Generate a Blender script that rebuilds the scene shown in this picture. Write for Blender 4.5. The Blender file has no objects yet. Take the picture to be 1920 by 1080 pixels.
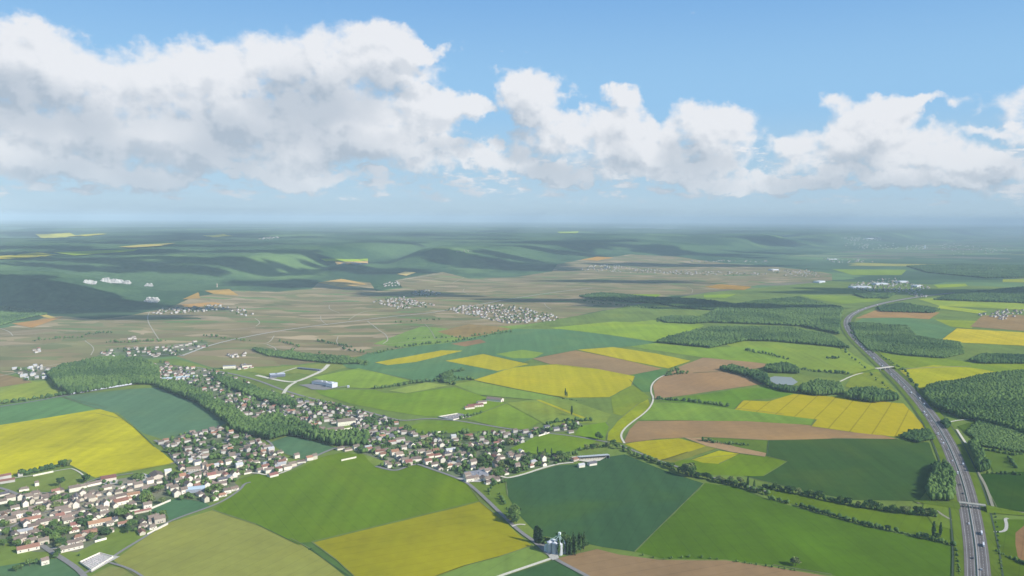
import bpy, bmesh, math, random
import numpy as np
from mathutils import Vector, Matrix
random.seed(7); RNG = np.random.default_rng(7)
R = math.radians
C = bpy.context.scene.collection
S = bpy.context.scene

# ------------------------------------------------------------------ camera
FPX, CAMH = 1500.0, 500.0
PITCH, ROLL = math.atan(130/1500), R(0.27)
_F = Vector((0, math.cos(PITCH), -math.sin(PITCH))); _R0 = Vector((1, 0, 0)); _U0 = _R0.cross(_F)
_R = _R0*math.cos(ROLL)+_U0*math.sin(ROLL); _U = _U0*math.cos(ROLL)-_R0*math.sin(ROLL)
cam = bpy.data.objects.new('camera', bpy.data.cameras.new('camera')); C.objects.link(cam)
cam.matrix_world = Matrix(((_R.x, _U.x, -_F.x, 0), (_R.y, _U.y, -_F.y, 0), (_R.z, _U.z, -_F.z, CAMH), (0, 0, 0, 1)))
cam.data.sensor_width = 36; cam.data.lens = 36*FPX/1920
cam.data.clip_start = 1; cam.data.clip_end = 400000
S.camera = cam
def ray(px, py): return (_F+_R*((px-960)/FPX)-_U*((py-540)/FPX)).normalized()

# ------------------------------------------------------------------ light
SUN_EL, SUN_ST, SKY_ST, EXPO = R(30), 4.6, 0.10, 0.35
SUN_AZ = Vector((0.866, -0.5, 0))
sdir = SUN_AZ*math.cos(SUN_EL)+Vector((0, 0, math.sin(SUN_EL)))
sun = bpy.data.objects.new('sun', bpy.data.lights.new('sun', 'SUN')); C.objects.link(sun)
sun.data.energy = SUN_ST; sun.data.angle = R(0.53); sun.data.color = (1.0, 0.965, 0.91)
sun.rotation_euler = sdir.to_track_quat('Z', 'Y').to_euler()
S.view_settings.view_transform = 'Standard'; S.view_settings.look = 'None'
S.view_settings.exposure = EXPO; S.view_settings.gamma = 1
S.cycles.use_denoising = True; S.cycles.max_bounces = 4; S.cycles.diffuse_bounces = 2
S.cycles.volume_bounces = 0; S.cycles.transparent_max_bounces = 8; S.cycles.caustics_reflective = False
S.cycles.use_adaptive_sampling = True; S.cycles.adaptive_threshold = 0.015

# world: Nishita sky with procedural cumulus laid out over azimuth / elevation
W = bpy.data.worlds.new('World'); S.world = W; W.use_nodes = True
wt = W.node_tree; wt.nodes.clear()
def N(t, typ, **kw):
    n = t.nodes.new(typ)
    for k, v in kw.items(): setattr(n, k, v)
    return n
def mth(t, op, a, b=None, c=None, clamp=False):
    n = N(t, 'ShaderNodeMath', operation=op, use_clamp=clamp)
    for i, v in enumerate((a, b, c)):
        if v is None: continue
        if isinstance(v, (int, float)): n.inputs[i].default_value = v
        else: t.links.new(v, n.inputs[i])
    return n.outputs[0]
def vec(t, op, a, b=None):
    n = N(t, 'ShaderNodeVectorMath', operation=op)
    for i, v in enumerate((a, b)):
        if v is None: continue
        if isinstance(v, tuple): n.inputs[i].default_value = v
        else: t.links.new(v, n.inputs[i])
    return n.outputs['Value'] if op in ('DOT_PRODUCT', 'LENGTH') else n.outputs[0]
def mrange(t, v, a, b, c=0.0, d=1.0, smooth=True):
    n = N(t, 'ShaderNodeMapRange'); n.interpolation_type = 'SMOOTHSTEP' if smooth else 'LINEAR'
    t.links.new(v, n.inputs[0])
    for i, q in enumerate((a, b, c, d)): n.inputs[i+1].default_value = q
    return n.outputs[0]
def mixc(t, f, a, b, mode='MIX'):
    n = N(t, 'ShaderNodeMix', data_type='RGBA', blend_type=mode)
    for i, v in ((0, f), (6, a), (7, b)):
        if isinstance(v, (int, float)): n.inputs[i].default_value = v
        elif isinstance(v, tuple): n.inputs[i].default_value = tuple(v[:3])+(1,)
        else: t.links.new(v, n.inputs[i])
    return n.outputs[2]
def ang(px, py):
    d = ray(px, py); return math.atan2(d.x, d.y), math.asin(d.z)
BLOBS = [(300,150,225,62),(620,115,160,72),(450,215,320,80),(350,270,270,50),(60,140,115,72),(25,85,60,42),(700,75,90,36),(770,85,60,20),
 (130,230,110,50),(560,245,150,55),(790,205,95,36),(690,240,140,52),(880,200,45,22),(990,170,60,36),(1165,182,55,28),(1015,215,50,26),(880,300,110,20),(1080,262,105,44),
 (1180,232,50,55),(1230,290,170,34),(1330,245,95,40),(1620,240,70,52),(1645,198,40,26),(1560,290,90,36),(1720,285,105,38),
 (1705,195,60,16),(1870,300,80,34),(1900,235,60,14),(180,318,210,18),(560,322,170,16),
 (690,322,60,12),(820,280,70,18),(1060,318,100,14),(1230,328,140,16),(1500,335,150,16),(1760,335,150,16),(60,300,100,22),(-300,180,220,110),(2250,260,240,100)]
g = bpy.data.node_groups.new('cloud_field', 'ShaderNodeTree')
g.interface.new_socket('P', in_out='INPUT', socket_type='NodeSocketVector')
g.interface.new_socket('F', in_out='OUTPUT', socket_type='NodeSocketFloat')
gi, go = N(g, 'NodeGroupInput'), N(g, 'NodeGroupOutput')
P0 = gi.outputs[0]
nz = N(g, 'ShaderNodeTexNoise', noise_dimensions='3D'); nz.inputs['Scale'].default_value = 11; nz.inputs['Detail'].default_value = 5; nz.inputs['Roughness'].default_value = .62
g.links.new(P0, nz.inputs['Vector'])
wv = vec(g, 'MULTIPLY', vec(g, 'SUBTRACT', nz.outputs['Color'], (.5, .5, .5)), (.15, .10, 0))
PW = vec(g, 'ADD', P0, wv)
acc = None
for (bx_, by_, rx_, ry_) in BLOBS:
    u, v = ang(bx_, by_)
    q = vec(g, 'MULTIPLY', vec(g, 'SUBTRACT', PW, (u, v, 0)), (FPX/rx_, FPX/ry_, 0))
    l2 = vec(g, 'DOT_PRODUCT', q, q)
    acc = l2 if acc is None else mth(g, 'SMOOTH_MIN', acc, l2, 0.35)
base = mth(g, 'SUBTRACT', 1.30, mth(g, 'MULTIPLY', acc, 0.90))
base = mth(g, 'MAXIMUM', base, -1.2)
n2 = N(g, 'ShaderNodeTexNoise', noise_dimensions='3D'); n2.inputs['Scale'].default_value = 13; n2.inputs['Detail'].default_value = 6
n2.inputs['Roughness'].default_value = 0.5; n2.inputs['Distortion'].default_value = 0.0
g.links.new(vec(g, 'MULTIPLY', P0, (1, 1.45, 0)), n2.inputs['Vector'])
n5 = N(g, 'ShaderNodeTexNoise', noise_dimensions='3D'); n5.inputs['Scale'].default_value = 26; n5.inputs['Detail'].default_value = 4
n5.inputs['Roughness'].default_value = 0.5
g.links.new(vec(g, 'MULTIPLY', P0, (1, 1.2, 0)), n5.inputs['Vector'])
billow = mth(g, 'SUBTRACT', 0.33, mth(g, 'ABSOLUTE', mth(g, 'SUBTRACT', n5.outputs['Fac'], 0.5)))
nn = mth(g, 'ADD', mth(g, 'MULTIPLY', mth(g, 'SUBTRACT', n2.outputs['Fac'], 0.5), 3.8), mth(g, 'MULTIPLY', mth(g, 'SUBTRACT', billow, .24), 2.8))
# small flat cumulus rows towards the horizon
n3 = N(g, 'ShaderNodeTexNoise', noise_dimensions='3D'); n3.inputs['Scale'].default_value = 26; n3.inputs['Detail'].default_value = 6
n3.inputs['Roughness'].default_value = 0.6
g.links.new(vec(g, 'MULTIPLY', P0, (1, 3.0, 0)), n3.inputs['Vector'])
sp = N(g, 'ShaderNodeSeparateXYZ'); g.links.new(P0, sp.inputs[0])
band = mth(g, 'MULTIPLY', mrange(g, sp.outputs[1], .012, .03), mrange(g, sp.outputs[1], .135, .055))
low = mth(g, 'ADD', mth(g, 'MULTIPLY', mth(g, 'SUBTRACT', n3.outputs['Fac'], 0.475), 7.0), mth(g, 'MULTIPLY', mth(g, 'SUBTRACT', band, 1), 1.5))
tot = mth(g, 'MAXIMUM', mth(g, 'ADD', base, nn), low)
g.links.new(tot, go.inputs[0])
g.interface.new_socket('S', in_out='OUTPUT', socket_type='NodeSocketFloat')
n6 = N(g, 'ShaderNodeTexNoise', noise_dimensions='3D'); n6.inputs['Scale'].default_value = 10; n6.inputs['Detail'].default_value = 2
g.links.new(P0, n6.inputs['Vector'])
g.links.new(mth(g, 'ADD', base, mth(g, 'MULTIPLY', mth(g, 'SUBTRACT', n6.outputs['Fac'], .5), 3.4)), go.inputs[1])
tc = N(wt, 'ShaderNodeTexCoord'); sx = N(wt, 'ShaderNodeSeparateXYZ'); wt.links.new(tc.outputs['Generated'], sx.inputs[0])
cb = N(wt, 'ShaderNodeCombineXYZ')
wt.links.new(mth(wt, 'ARCTAN2', sx.outputs[0], sx.outputs[1]), cb.inputs[0]); wt.links.new(mth(wt, 'ARCSINE', sx.outputs[2]), cb.inputs[1])
P = cb.outputs[0]
def fld(off, o_=0):
    n = N(wt, 'ShaderNodeGroup'); n.node_tree = g
    wt.links.new(vec(wt, 'ADD', P, off) if off else P, n.inputs[0]); return n.outputs[o_]
f0 = fld(None); f1 = fld((.011, .016, 0)); f2 = fld((.015, .045, 0), 1)
SH_ = N(wt, 'ShaderNodeSeparateXYZ'); wt.links.new(P, SH_.inputs[0]); EL = SH_.outputs[1]
alpha = mrange(wt, f0, -0.12, 0.95)
near_edge = mrange(wt, mth(wt, 'SUBTRACT', f1, f0), -0.2, 0.8)      # denser towards the sun: own shade
above = mrange(wt, f2, 0.0, 1.7)                                        # thickness overhead
shade = mth(wt, 'ADD', mth(wt, 'MULTIPLY', near_edge, 0.40), mth(wt, 'MULTIPLY', above, 0.72), clamp=True)
sky = N(wt, 'ShaderNodeTexSky', sky_type='NISHITA'); sky.sun_disc = False
sky.sun_elevation = SUN_EL; sky.sun_rotation = math.atan2(sdir.x, sdir.y); sky.altitude = 700; sky.air_density = 1.0; sky.dust_density = 0.2; sky.ozone_density = 3.0
rp = N(wt, 'ShaderNodeValToRGB'); rp.color_ramp.interpolation = 'EASE'
wt.links.new(mrange(wt, EL, 0, .32, 0, 1, False), rp.inputs[0])
SKYR = [(0, (.47, .63, .76)), (.18, (.41, .61, .79)), (.45, (.31, .57, .86)), (1, (.18, .41, .78))]
for i, (q, c) in enumerate(SKYR):
    e_ = rp.color_ramp.elements[i] if i < 2 else rp.color_ramp.elements.new(q)
    e_.position = q; e_.color = c+(1,)
CLK = 1.0/SKY_ST/(2**EXPO)
rs = vec(wt, 'MULTIPLY', rp.outputs[0], (CLK, CLK, CLK))
skyc = mixc(wt, mrange(wt, EL, .7, .25, .25, .93), sky.outputs[0], rs)
def ck(r, g_, b): return (r*CLK, g_*CLK, b*CLK)
cc = mixc(wt, shade, ck(.86, .87, .90), ck(.44, .51, .60))
far_ = mrange(wt, EL, .105, .012)                                       # cloud rows near the horizon pale out in the air
cc = mixc(wt, mth(wt, 'MULTIPLY', far_, .22), cc, ck(.50, .62, .72))
out = mixc(wt, mth(wt, 'MULTIPLY', alpha, 0.95), skyc, cc)
bg = N(wt, 'ShaderNodeBackground'); bg.inputs[1].default_value = SKY_ST
wo = N(wt, 'ShaderNodeOutputWorld'); wt.links.new(out, bg.inputs[0]); wt.links.new(bg.outputs[0], wo.inputs[0])
W.cycles.sampling_method = 'MANUAL'; W.cycles.sample_map_resolution = 512

# haze numbers (the box itself is built once the ground is)
BETA = 4.6e-5
HAZE_L = (0.23, 0.30, 0.54)       # radiance the air adds up to, before exposure
KL = (0.865, 0.98, 1.10)           # radiance of a white level surface in the sun, before exposure

# ------------------------------------------------------------------ helpers
def lin(c): c /= 255; return c/12.92 if c <= .04045 else ((c+.055)/1.055)**2.4
def alb(rgb, d):
    """real base colour of a surface that the photograph shows as rgb through d metres of air"""
    t = math.exp(-BETA*d); o = []
    for i in range(3):
        o.append(min(.8, max(.004, (lin(rgb[i])/2**EXPO-HAZE_L[i]*(1-t))/(KL[i]*t))))
    return tuple(o)
def tag(o, label=None, cat=None, group=None, kind=None):
    for k, v in (('label', label), ('category', cat), ('group', group), ('kind', kind)):
        if v: o[k] = v
    return o
def link(name, me, mat=None, parent=None):
    o = bpy.data.objects.new(name, me); C.objects.link(o)
    if mat: 
        for m in (mat if isinstance(mat, list) else [mat]): me.materials.append(m)
    if parent: o.parent = parent
    return o
def mesh(name, vs, fs):
    me = bpy.data.meshes.new(name); me.from_pydata(vs, [], fs); me.update(); return me
def npmesh(name, V, F, attr=None):
    """V n*3, F m*3 numpy"""
    me = bpy.data.meshes.new(name); V = np.ascontiguousarray(V, dtype=np.float32); F = np.ascontiguousarray(F, dtype=np.int32)
    k = F.shape[1]
    me.vertices.add(len(V)); me.vertices.foreach_set('co', V.ravel())
    me.loops.add(F.size); me.loops.foreach_set('vertex_index', F.ravel())
    me.polygons.add(len(F)); me.polygons.foreach_set('loop_start', np.arange(0, F.size, k, dtype=np.int32))
    me.update(calc_edges=True)
    if attr is not None:
        a = me.attributes.new('tone', 'FLOAT', 'POINT'); a.data.foreach_set('value', np.ascontiguousarray(attr, dtype=np.float32))
    return me
# value noise
_T = RNG.random((256, 256))
def vnoise(x, y):
    x = np.asarray(x, float); y = np.asarray(y, float)
    xi = np.floor(x).astype(int); yi = np.floor(y).astype(int); fx = x-xi; fy = y-yi
    fx = fx*fx*(3-2*fx); fy = fy*fy*(3-2*fy)
    a = _T[xi & 255, yi & 255]; b = _T[(xi+1) & 255, yi & 255]; c = _T[xi & 255, (yi+1) & 255]; d = _T[(xi+1) & 255, (yi+1) & 255]
    return (a*(1-fx)+b*fx)*(1-fy)+(c*(1-fx)+d*fx)*fy
def fbm(x, y, o=4):
    s, a, t = 0, .5, 0
    for i in range(o): s = s+a*vnoise(x*2**i+17*i, y*2**i+31*i); t += a; a *= .5
    return s/t
def sst(t): t = np.clip(t, 0, 1); return t*t*(3-2*t)
ESC_X = [-30000, -9000, -3600, -2750, -2200, -1390, -1000, -600, 0, 500, 1500, 3200, 7900, 20000, 60000]
ESC_Y = [4000, 4200, 4500, 5200, 5300, 6000, 6700, 7200, 8000, 8700, 9500, 11500, 17000, 33000, 60000]
def H(x, y):
    """height of the land: a flat plain, vineyard slopes and the wooded plateau behind them"""
    x = np.asarray(x, float); y = np.asarray(y, float)
    e = np.interp(x, ESC_X, ESC_Y)
    t = y-e+500*(fbm(x/1400+3, y/1400+9, 3)-.5)
    foot = 32*sst((t+1300)/1300)
    up = sst(t/1500)*(135+85*fbm(x/3000, y/3000, 4)*(1-.35*sst((x-3000)/9000)))
    val = fbm(x/2600+40, y/4200+11, 3)
    up = up*(1-.5*sst((.42-val)/.2)*(t < 26000))
    # dark spur in front on the left with a combe behind it
    m = np.exp(-(((x+3250)/900)**4+((y-4750)/420)**4))*150
    c = np.exp(-(((x+2150-.25*(y-5200))/230)**2))*sst((t+200)/500)*sst((3600-t)/1500)
    up = up*(1-.85*c)
    c2 = np.exp(-(((x+1080+.1*(y-6200))/260)**2))*sst((t+200)/500)*sst((3000-t)/1500)
    up = up*(1-.8*c2)
    z = np.maximum(foot+up, m+foot*.5)
    return z*sst((y-3300)/700)
def Hs(x, y): return float(H(x, y))
_S = 3000*np.exp(np.arange(0, 345)*.01); _pc = {}
def P3(px, py, extra=0.0):
    """the point of the land seen at a pixel of the photograph"""
    d = ray(px, py)
    if d.z > -0.002: d.z = -0.002
    s = CAMH/-d.z
    if d.y*s < 3300: return Vector((d.x*s, d.y*s, extra))
    if (px, py) in _pc: v = _pc[px, py]; return Vector((v.x, v.y, v.z+extra))
    a = _S; below = CAMH+d.z*a < H(d.x*a, d.y*a)+.01
    i = int(np.argmax(below)) if below.any() else len(a)-1
    lo, hi = a[max(0, i-1)], a[i]
    if below.any():
        for _ in range(2):
            q = np.linspace(lo, hi, 40); bb = CAMH+d.z*q < H(d.x*q, d.y*q)+.01; k = int(np.argmax(bb)) if bb.any() else 39; lo, hi = q[max(0, k-1)], q[k]
    _pc[px, py] = Vector((d.x*hi, d.y*hi, Hs(d.x*hi, d.y*hi))); v = _pc[px, py]
    return Vector((v.x, v.y, v.z+extra))
def proj(p):
    v = Vector(p)-Vector((0, 0, CAMH)); z = v.dot(_F); return 960+FPX*v.dot(_R)/z, 540-FPX*v.dot(_U)/z
def inpoly(x, y, poly):
    r = False; n = len(poly); j = n-1
    for i in range(n):
        xi, yi = poly[i]; xj, yj = poly[j]
        if (yi > y) != (yj > y) and x < (xj-xi)*(y-yi)/(yj-yi)+xi: r = not r
        j = i
    return r

# ------------------------------------------------------------------ materials
def principled(name, rough=.95, spec=.15):
    m = bpy.data.materials.new(name); m.use_nodes = True; t = m.node_tree; b = t.nodes['Principled BSDF']
    b.inputs['Roughness'].default_value = rough; b.inputs['Specular IOR Level'].default_value = spec
    return m, t, b
def mpos(t):
    gme = N(t, 'ShaderNodeNewGeometry'); return gme.outputs['Position']
def plain(name, col, rough=.9, spec=.2, var=.12, sc=.4):
    m, t, b = principled(name, rough, spec)
    n = N(t, 'ShaderNodeTexNoise'); n.inputs['Scale'].default_value = sc; n.inputs['Detail'].default_value = 4
    t.links.new(mpos(t), n.inputs['Vector'])
    v = mrange(t, n.outputs['Fac'], .3, .7, 1-var, 1+var, False)
    h = N(t, 'ShaderNodeHueSaturation'); h.inputs['Color'].default_value = tuple(col)+(1,); t.links.new(v, h.inputs['Value'])
    t.links.new(h.outputs[0], b.inputs['Base Color']); return m
def per_object(name, col, var=.2, hue=.02, rough=.9, spec=.2):
    """same material, each building or tree a little different"""
    m, t, b = principled(name, rough, spec)
    oi = N(t, 'ShaderNodeObjectInfo'); h = N(t, 'ShaderNodeHueSaturation'); h.inputs['Color'].default_value = tuple(col)+(1,)
    n = N(t, 'ShaderNodeTexNoise'); n.inputs['Scale'].default_value = .6; n.inputs['Detail'].default_value = 3
    t.links.new(mpos(t), n.inputs['Vector'])
    v = mth(t, 'ADD', mrange(t, oi.outputs['Random'], 0, 1, 1-var, 1+var, False), mrange(t, n.outputs['Fac'], .3, .7, -.12, .12, False))
    r2 = mth(t, 'FRACT', mth(t, 'MULTIPLY', oi.outputs['Random'], 17.3))
    t.links.new(mrange(t, r2, 0, 1, .5-hue, .5+hue, False), h.inputs['Hue']); t.links.new(v, h.inputs['Value'])
    t.links.new(h.outputs[0], b.inputs['Base Color']); return m
def field_mat(name, col, ang_=0.0, stripes=.10, second=None, amt=.35, blotch=.13, spacing=24.0, lines=.13):
    m, t, b = principled(name, 1, .05)
    p = mpos(t)
    n1 = N(t, 'ShaderNodeTexNoise'); n1.inputs['Scale'].default_value = .006; n1.inputs['Detail'].default_value = 5; n1.inputs['Roughness'].default_value = .6
    t.links.new(p, n1.inputs['Vector'])
    n2_ = N(t, 'ShaderNodeTexNoise'); n2_.inputs['Scale'].default_value = .06; n2_.inputs['Detail'].default_value = 4
    t.links.new(p, n2_.inputs['Vector'])
    mp = N(t, 'ShaderNodeMapping'); mp.inputs['Rotation'].default_value = (0, 0, ang_); t.links.new(p, mp.inputs['Vector'])
    w = N(t, 'ShaderNodeTexWave', wave_type='BANDS', bands_direction='X', wave_profile='SIN')
    w.inputs['Scale'].default_value = .314/spacing*6.28/6.28; w.inputs['Distortion'].default_value = .6; w.inputs['Detail'].default_value = 2
    w.inputs['Detail Scale'].default_value = .3
    t.links.new(mp.outputs[0], w.inputs['Vector'])
    # worked strips: noise drawn out along the direction of work
    m3 = N(t, 'ShaderNodeMapping'); m3.inputs['Rotation'].default_value = (0, 0, ang_); m3.inputs['Scale'].default_value = (.05, .0025, 1)
    t.links.new(p, m3.inputs['Vector'])
    n4 = N(t, 'ShaderNodeTexNoise'); n4.inputs['Scale'].default_value = 1; n4.inputs['Detail'].default_value = 3
    t.links.new(m3.outputs[0], n4.inputs['Vector'])
    v = mth(t, 'ADD', mrange(t, n1.outputs['Fac'], .3, .7, 1-blotch, 1+blotch, False), mrange(t, n2_.outputs['Fac'], .3, .7, -.06, .06, False))
    v = mth(t, 'ADD', v, mrange(t, n4.outputs['Fac'], .3, .7, -stripes, stripes, False))
    tr = mrange(t, w.outputs['Fac'], .02, .0, 0, 1)
    v = mth(t, 'SUBTRACT', v, mth(t, 'MULTIPLY', tr, lines))
    base_ = tuple(col)+(1,)
    if second:
        n5 = N(t, 'ShaderNodeTexNoise'); n5.inputs['Scale'].default_value = .0045; n5.inputs['Detail'].default_value = 4; n5.inputs['Distortion'].default_value = .5
        t.links.new(vec(t, 'ADD', p, (777, 333, 0)), n5.inputs['Vector'])
        cmix = mixc(t, mth(t, 'MULTIPLY', mrange(t, n5.outputs['Fac'], .45, .72), amt), tuple(col), tuple(second))
    else:
        cmix = None
    h = N(t, 'ShaderNodeHueSaturation')
    if cmix is None: h.inputs['Color'].default_value = base_
    else: t.links.new(cmix, h.inputs['Color'])
    t.links.new(v, h.inputs['Value']); t.links.new(h.outputs[0], b.inputs['Base Color']); return m
def parcel_mat(name, cols, cell=300.0, ang_=.5, stretch=2.2, noise=.15):
    """a patchwork of small parcels, each in the colour of its own crop"""
    m, t, b = principled(name, 1, .05); p = mpos(t)
    wn = N(t, 'ShaderNodeTexNoise'); wn.inputs['Scale'].default_value = 1/900; t.links.new(p, wn.inputs['Vector'])
    pw = vec(t, 'ADD', p, vec(t, 'MULTIPLY', vec(t, 'SUBTRACT', wn.outputs['Color'], (.5, .5, .5)), (500, 500, 0)))
    mp = N(t, 'ShaderNodeMapping'); mp.inputs['Rotation'].default_value = (0, 0, ang_); mp.inputs['Scale'].default_value = (1/cell/stretch, 1/cell, 0)
    t.links.new(pw, mp.inputs['Vector'])
    vo = N(t, 'ShaderNodeTexVoronoi', distance='CHEBYCHEV', voronoi_dimensions='2D'); vo.inputs['Scale'].default_value = 1
    t.links.new(mp.outputs[0], vo.inputs['Vector'])
    s3 = N(t, 'ShaderNodeSeparateColor'); t.links.new(vo.outputs['Color'], s3.inputs[0])
    rp = N(t, 'ShaderNodeValToRGB'); rp.color_ramp.interpolation = 'CONSTANT'
    tot_ = sum(w for w, _ in cols); a = 0
    for i, (w, c) in enumerate(cols):
        e = rp.color_ramp.elements[i] if i < 2 else rp.color_ramp.elements.new(a)
        e.position = a; e.color = tuple(c)+(1,); a += w/tot_
    t.links.new(s3.outputs[0], rp.inputs[0])
    n = N(t, 'ShaderNodeTexNoise'); n.inputs['Scale'].default_value = .004; n.inputs['Detail'].default_value = 6; t.links.new(p, n.inputs['Vector'])
    v = mth(t, 'ADD', mrange(t, n.outputs['Fac'], .3, .7, 1-noise, 1+noise, False), mrange(t, s3.outputs[1], 0, 1, -.12, .12, False))
    h = N(t, 'ShaderNodeHueSaturation'); t.links.new(rp.outputs[0], h.inputs['Color']); t.links.new(v, h.inputs['Value'])
    t.links.new(h.outputs[0], b.inputs['Base Color']); return m
def canopy_mat(name, c1, c2):
    m, t, b = principled(name, 1, .05)
    a = N(t, 'ShaderNodeAttribute'); a.attribute_name = 'tone'
    n = N(t, 'ShaderNodeTexNoise'); n.inputs['Scale'].default_value = .25; n.inputs['Detail'].default_value = 3; t.links.new(mpos(t), n.inputs['Vector'])
    f = mth(t, 'ADD', a.outputs['Fac'], mrange(t, n.outputs['Fac'], .3, .7, -.25, .25, False), clamp=True)
    t.links.new(mixc(t, f, c1, c2), b.inputs['Base Color']); return m
def forest_mat(name):
    m, t, b = principled(name, 1, .02); p = mpos(t)
    n = N(t, 'ShaderNodeTexNoise'); n.inputs['Scale'].default_value = .0011; n.inputs['Detail'].default_value = 7; n.inputs['Roughness'].default_value = .62
    t.links.new(p, n.inputs['Vector'])
    k = N(t, 'ShaderNodeTexNoise'); k.inputs['Scale'].default_value = .03; k.inputs['Detail'].default_value = 3; t.links.new(p, k.inputs['Vector'])
    f = mth(t, 'ADD', mrange(t, n.outputs['Fac'], .40, .62), mrange(t, k.outputs['Fac'], .3, .7, -.3, .3, False), clamp=True)
    m2 = N(t, 'ShaderNodeMapping'); m2.inputs['Scale'].default_value = (.0009, .00035, 0); m2.inputs['Rotation'].default_value = (0, 0, .3); t.links.new(p, m2.inputs['Vector'])
    n2b = N(t, 'ShaderNodeTexNoise'); n2b.inputs['Scale'].default_value = 1; n2b.inputs['Detail'].default_value = 5; t.links.new(m2.outputs[0], n2b.inputs['Vector'])
    c = mixc(t, f, (.036, .085, .038), (.085, .155, .06))
    c = mixc(t, mth(t, 'MULTIPLY', mrange(t, n2b.outputs['Fac'], .56, .66), .8), c, (.15, .24, .075))
    t.links.new(c, b.inputs['Base Color'])
    bp = N(t, 'ShaderNodeBump'); bp.inputs['Strength'].default_value = .6; bp.inputs['Distance'].default_value = 9
    t.links.new(k.outputs['Fac'], bp.inputs['Height']); t.links.new(bp.outputs[0], b.inputs['Normal']); return m

# ------------------------------------------------------------------ land
GREEN = (.105, .185, .06)
gm = parcel_mat('plain_parcels', [(3, (.09, .16, .06)), (2, (.13, .22, .07)), (2, (.07, .13, .06)), (1.2, (.20, .25, .10)), (1, (.19, .17, .11)), (.25, (.36, .33, .05)), (1.6, (.05, .10, .04))], 420, .35, 2.4)
tag(link('ground', mesh('ground', [(-90000, -9000, 0), (90000, -9000, 0), (90000, 76000, 0), (-90000, 76000, 0)], [(0, 1, 2, 3)]), gm), kind='structure')
nd, nu = 420, 420
dd = 3400*np.exp(np.linspace(0, math.log(76000/3400), nd)); uu = np.linspace(-1.05, 1.05, nu)
XX = np.outer(dd, uu); YY = np.repeat(dd[:, None], nu, 1); ZZ = H(XX, YY)
bump = ((fbm(XX/45, YY/45, 2)-.5)*14+(fbm(XX/420+5, YY/420, 3)-.5)*24)*sst((ZZ-40)/60)*sst((36000-YY)/15000)
ZZ2 = ZZ+bump-1.2
ii = (np.arange(nd-1)[:, None]*nu+np.arange(nu-1)[None, :]).ravel()
Fq = np.stack([ii, ii+1, ii+nu+1, ii+nu], 1)
keep = (ZZ.ravel()[Fq].max(1) > .05)
hm = npmesh('hills', np.stack([XX.ravel(), YY.ravel(), ZZ2.ravel()], 1), Fq[keep])
hm.polygons.foreach_set('use_smooth', np.ones(int(keep.sum()), dtype=bool))
tag(link('hills', hm, forest_mat('wooded_hills')), kind='structure')

ORDER = [0]
def sheet(name, poly, mat, off=None, label=None, cat=None, kind='structure', world=None):
    """a piece of land lying on the ground, given by its outline in the photograph"""
    pts = world if world else [P3(*p) for p in poly]
    ORDER[0] += 1; o_ = .05+.011*ORDER[0] if off is None else off
    bm = bmesh.new(); vs = [bm.verts.new((p[0], p[1], 0)) for p in pts]
    try: f = bm.faces.new(vs)
    except Exception: bm.free(); return None
    ys = [p[1] for p in pts]; xs = [p[0] for p in pts]
    if max(ys) > 3200:
        bmesh.ops.triangulate(bm, faces=bm.faces[:])
        y = max(min(ys), 3000)
        for ax, lo, hi in ((1, max(min(ys), 3200), max(ys)), (0, min(xs), max(xs))):
            st = max(90, max(ys)/60); k = lo+st
            while k < hi:
                no = (0, 1, 0) if ax else (1, 0, 0); co = (0, k, 0) if ax else (k, 0, 0)
                bmesh.ops.bisect_plane(bm, geom=bm.verts[:]+bm.edges[:]+bm.faces[:], plane_co=co, plane_no=no)
                k += st*(max(1, k/4500) if ax else 1)
    bmesh.ops.triangulate(bm, faces=bm.faces[:])
    for v in bm.verts:
        d = v.co.y; h = Hs(v.co.x, v.co.y) if d > 3300 else 0
        v.co.z = h+o_+(max(0, d-3300)*.0012 if h > .5 else 0)
    for f in bm.faces:
        if f.normal.z < 0: f.normal_flip()
    bm.normal_update()
    for f in bm.faces:
        if f.normal.z < 0: f.normal_flip()
    me = bpy.data.meshes.new(name); bm.to_mesh(me); bm.free()
    return tag(link(name, me, mat), label, cat, None, kind)
DBG = []
def crop(name, poly, rgb, ang_=0.6, **kw):
    cx = sum(p[0] for p in poly)/len(poly); cy = sum(p[1] for p in poly)/len(poly); d = P3(max(-60, min(1980, cx)), cy).length
    if name == 'rapeseed_field' and rgb[2] < 80: rgb = (rgb[0]+6, rgb[1]+11, rgb[2]-8)
    elif name in ('wheat_field', 'barley_field', 'meadow'): rgb = (rgb[0]+5, rgb[1]+2, rgb[2])
    c = alb(rgb, d); s = kw.pop('second', None)
    if s is None: s = (rgb[0]+16, rgb[1]+9, rgb[2]-2); kw.setdefault('amt', .6)
    DBG.append((cx, cy, *rgb, d, *c))
    m = field_mat(name, c, ang_, second=alb(s, d) if s else None, **kw)
    q = [P3(*p) for p in poly]
    if d < 4200 and name != 'meadow':
        global MARG
        for a_, b_ in zip(q, q[1:]+q[:1]):
            if random.random() < .4 and a_.y < 3800 and (b_-a_).length > 40: MARG.append((a_, b_))
    # edges wander a little, as ploughs and drills leave them
    w = []
    for a_, b_ in zip(q, q[1:]+q[:1]):
        L_ = (b_-a_).length; k_ = max(1, min(14, int(L_/45))); n_ = Vector((-(b_-a_).y, (b_-a_).x, 0))/max(L_, 1)
        for i_ in range(k_): w.append(a_.lerp(b_, i_/k_)+(n_*random.uniform(-1.6, 1.6) if i_ else Vector((0, 0, 0))))
    return sheet(name, poly, m, world=w)
MARG = []
TEAL, RAPE, SOIL = (86, 128, 104), (190, 186, 42), (160, 138, 118)

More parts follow.
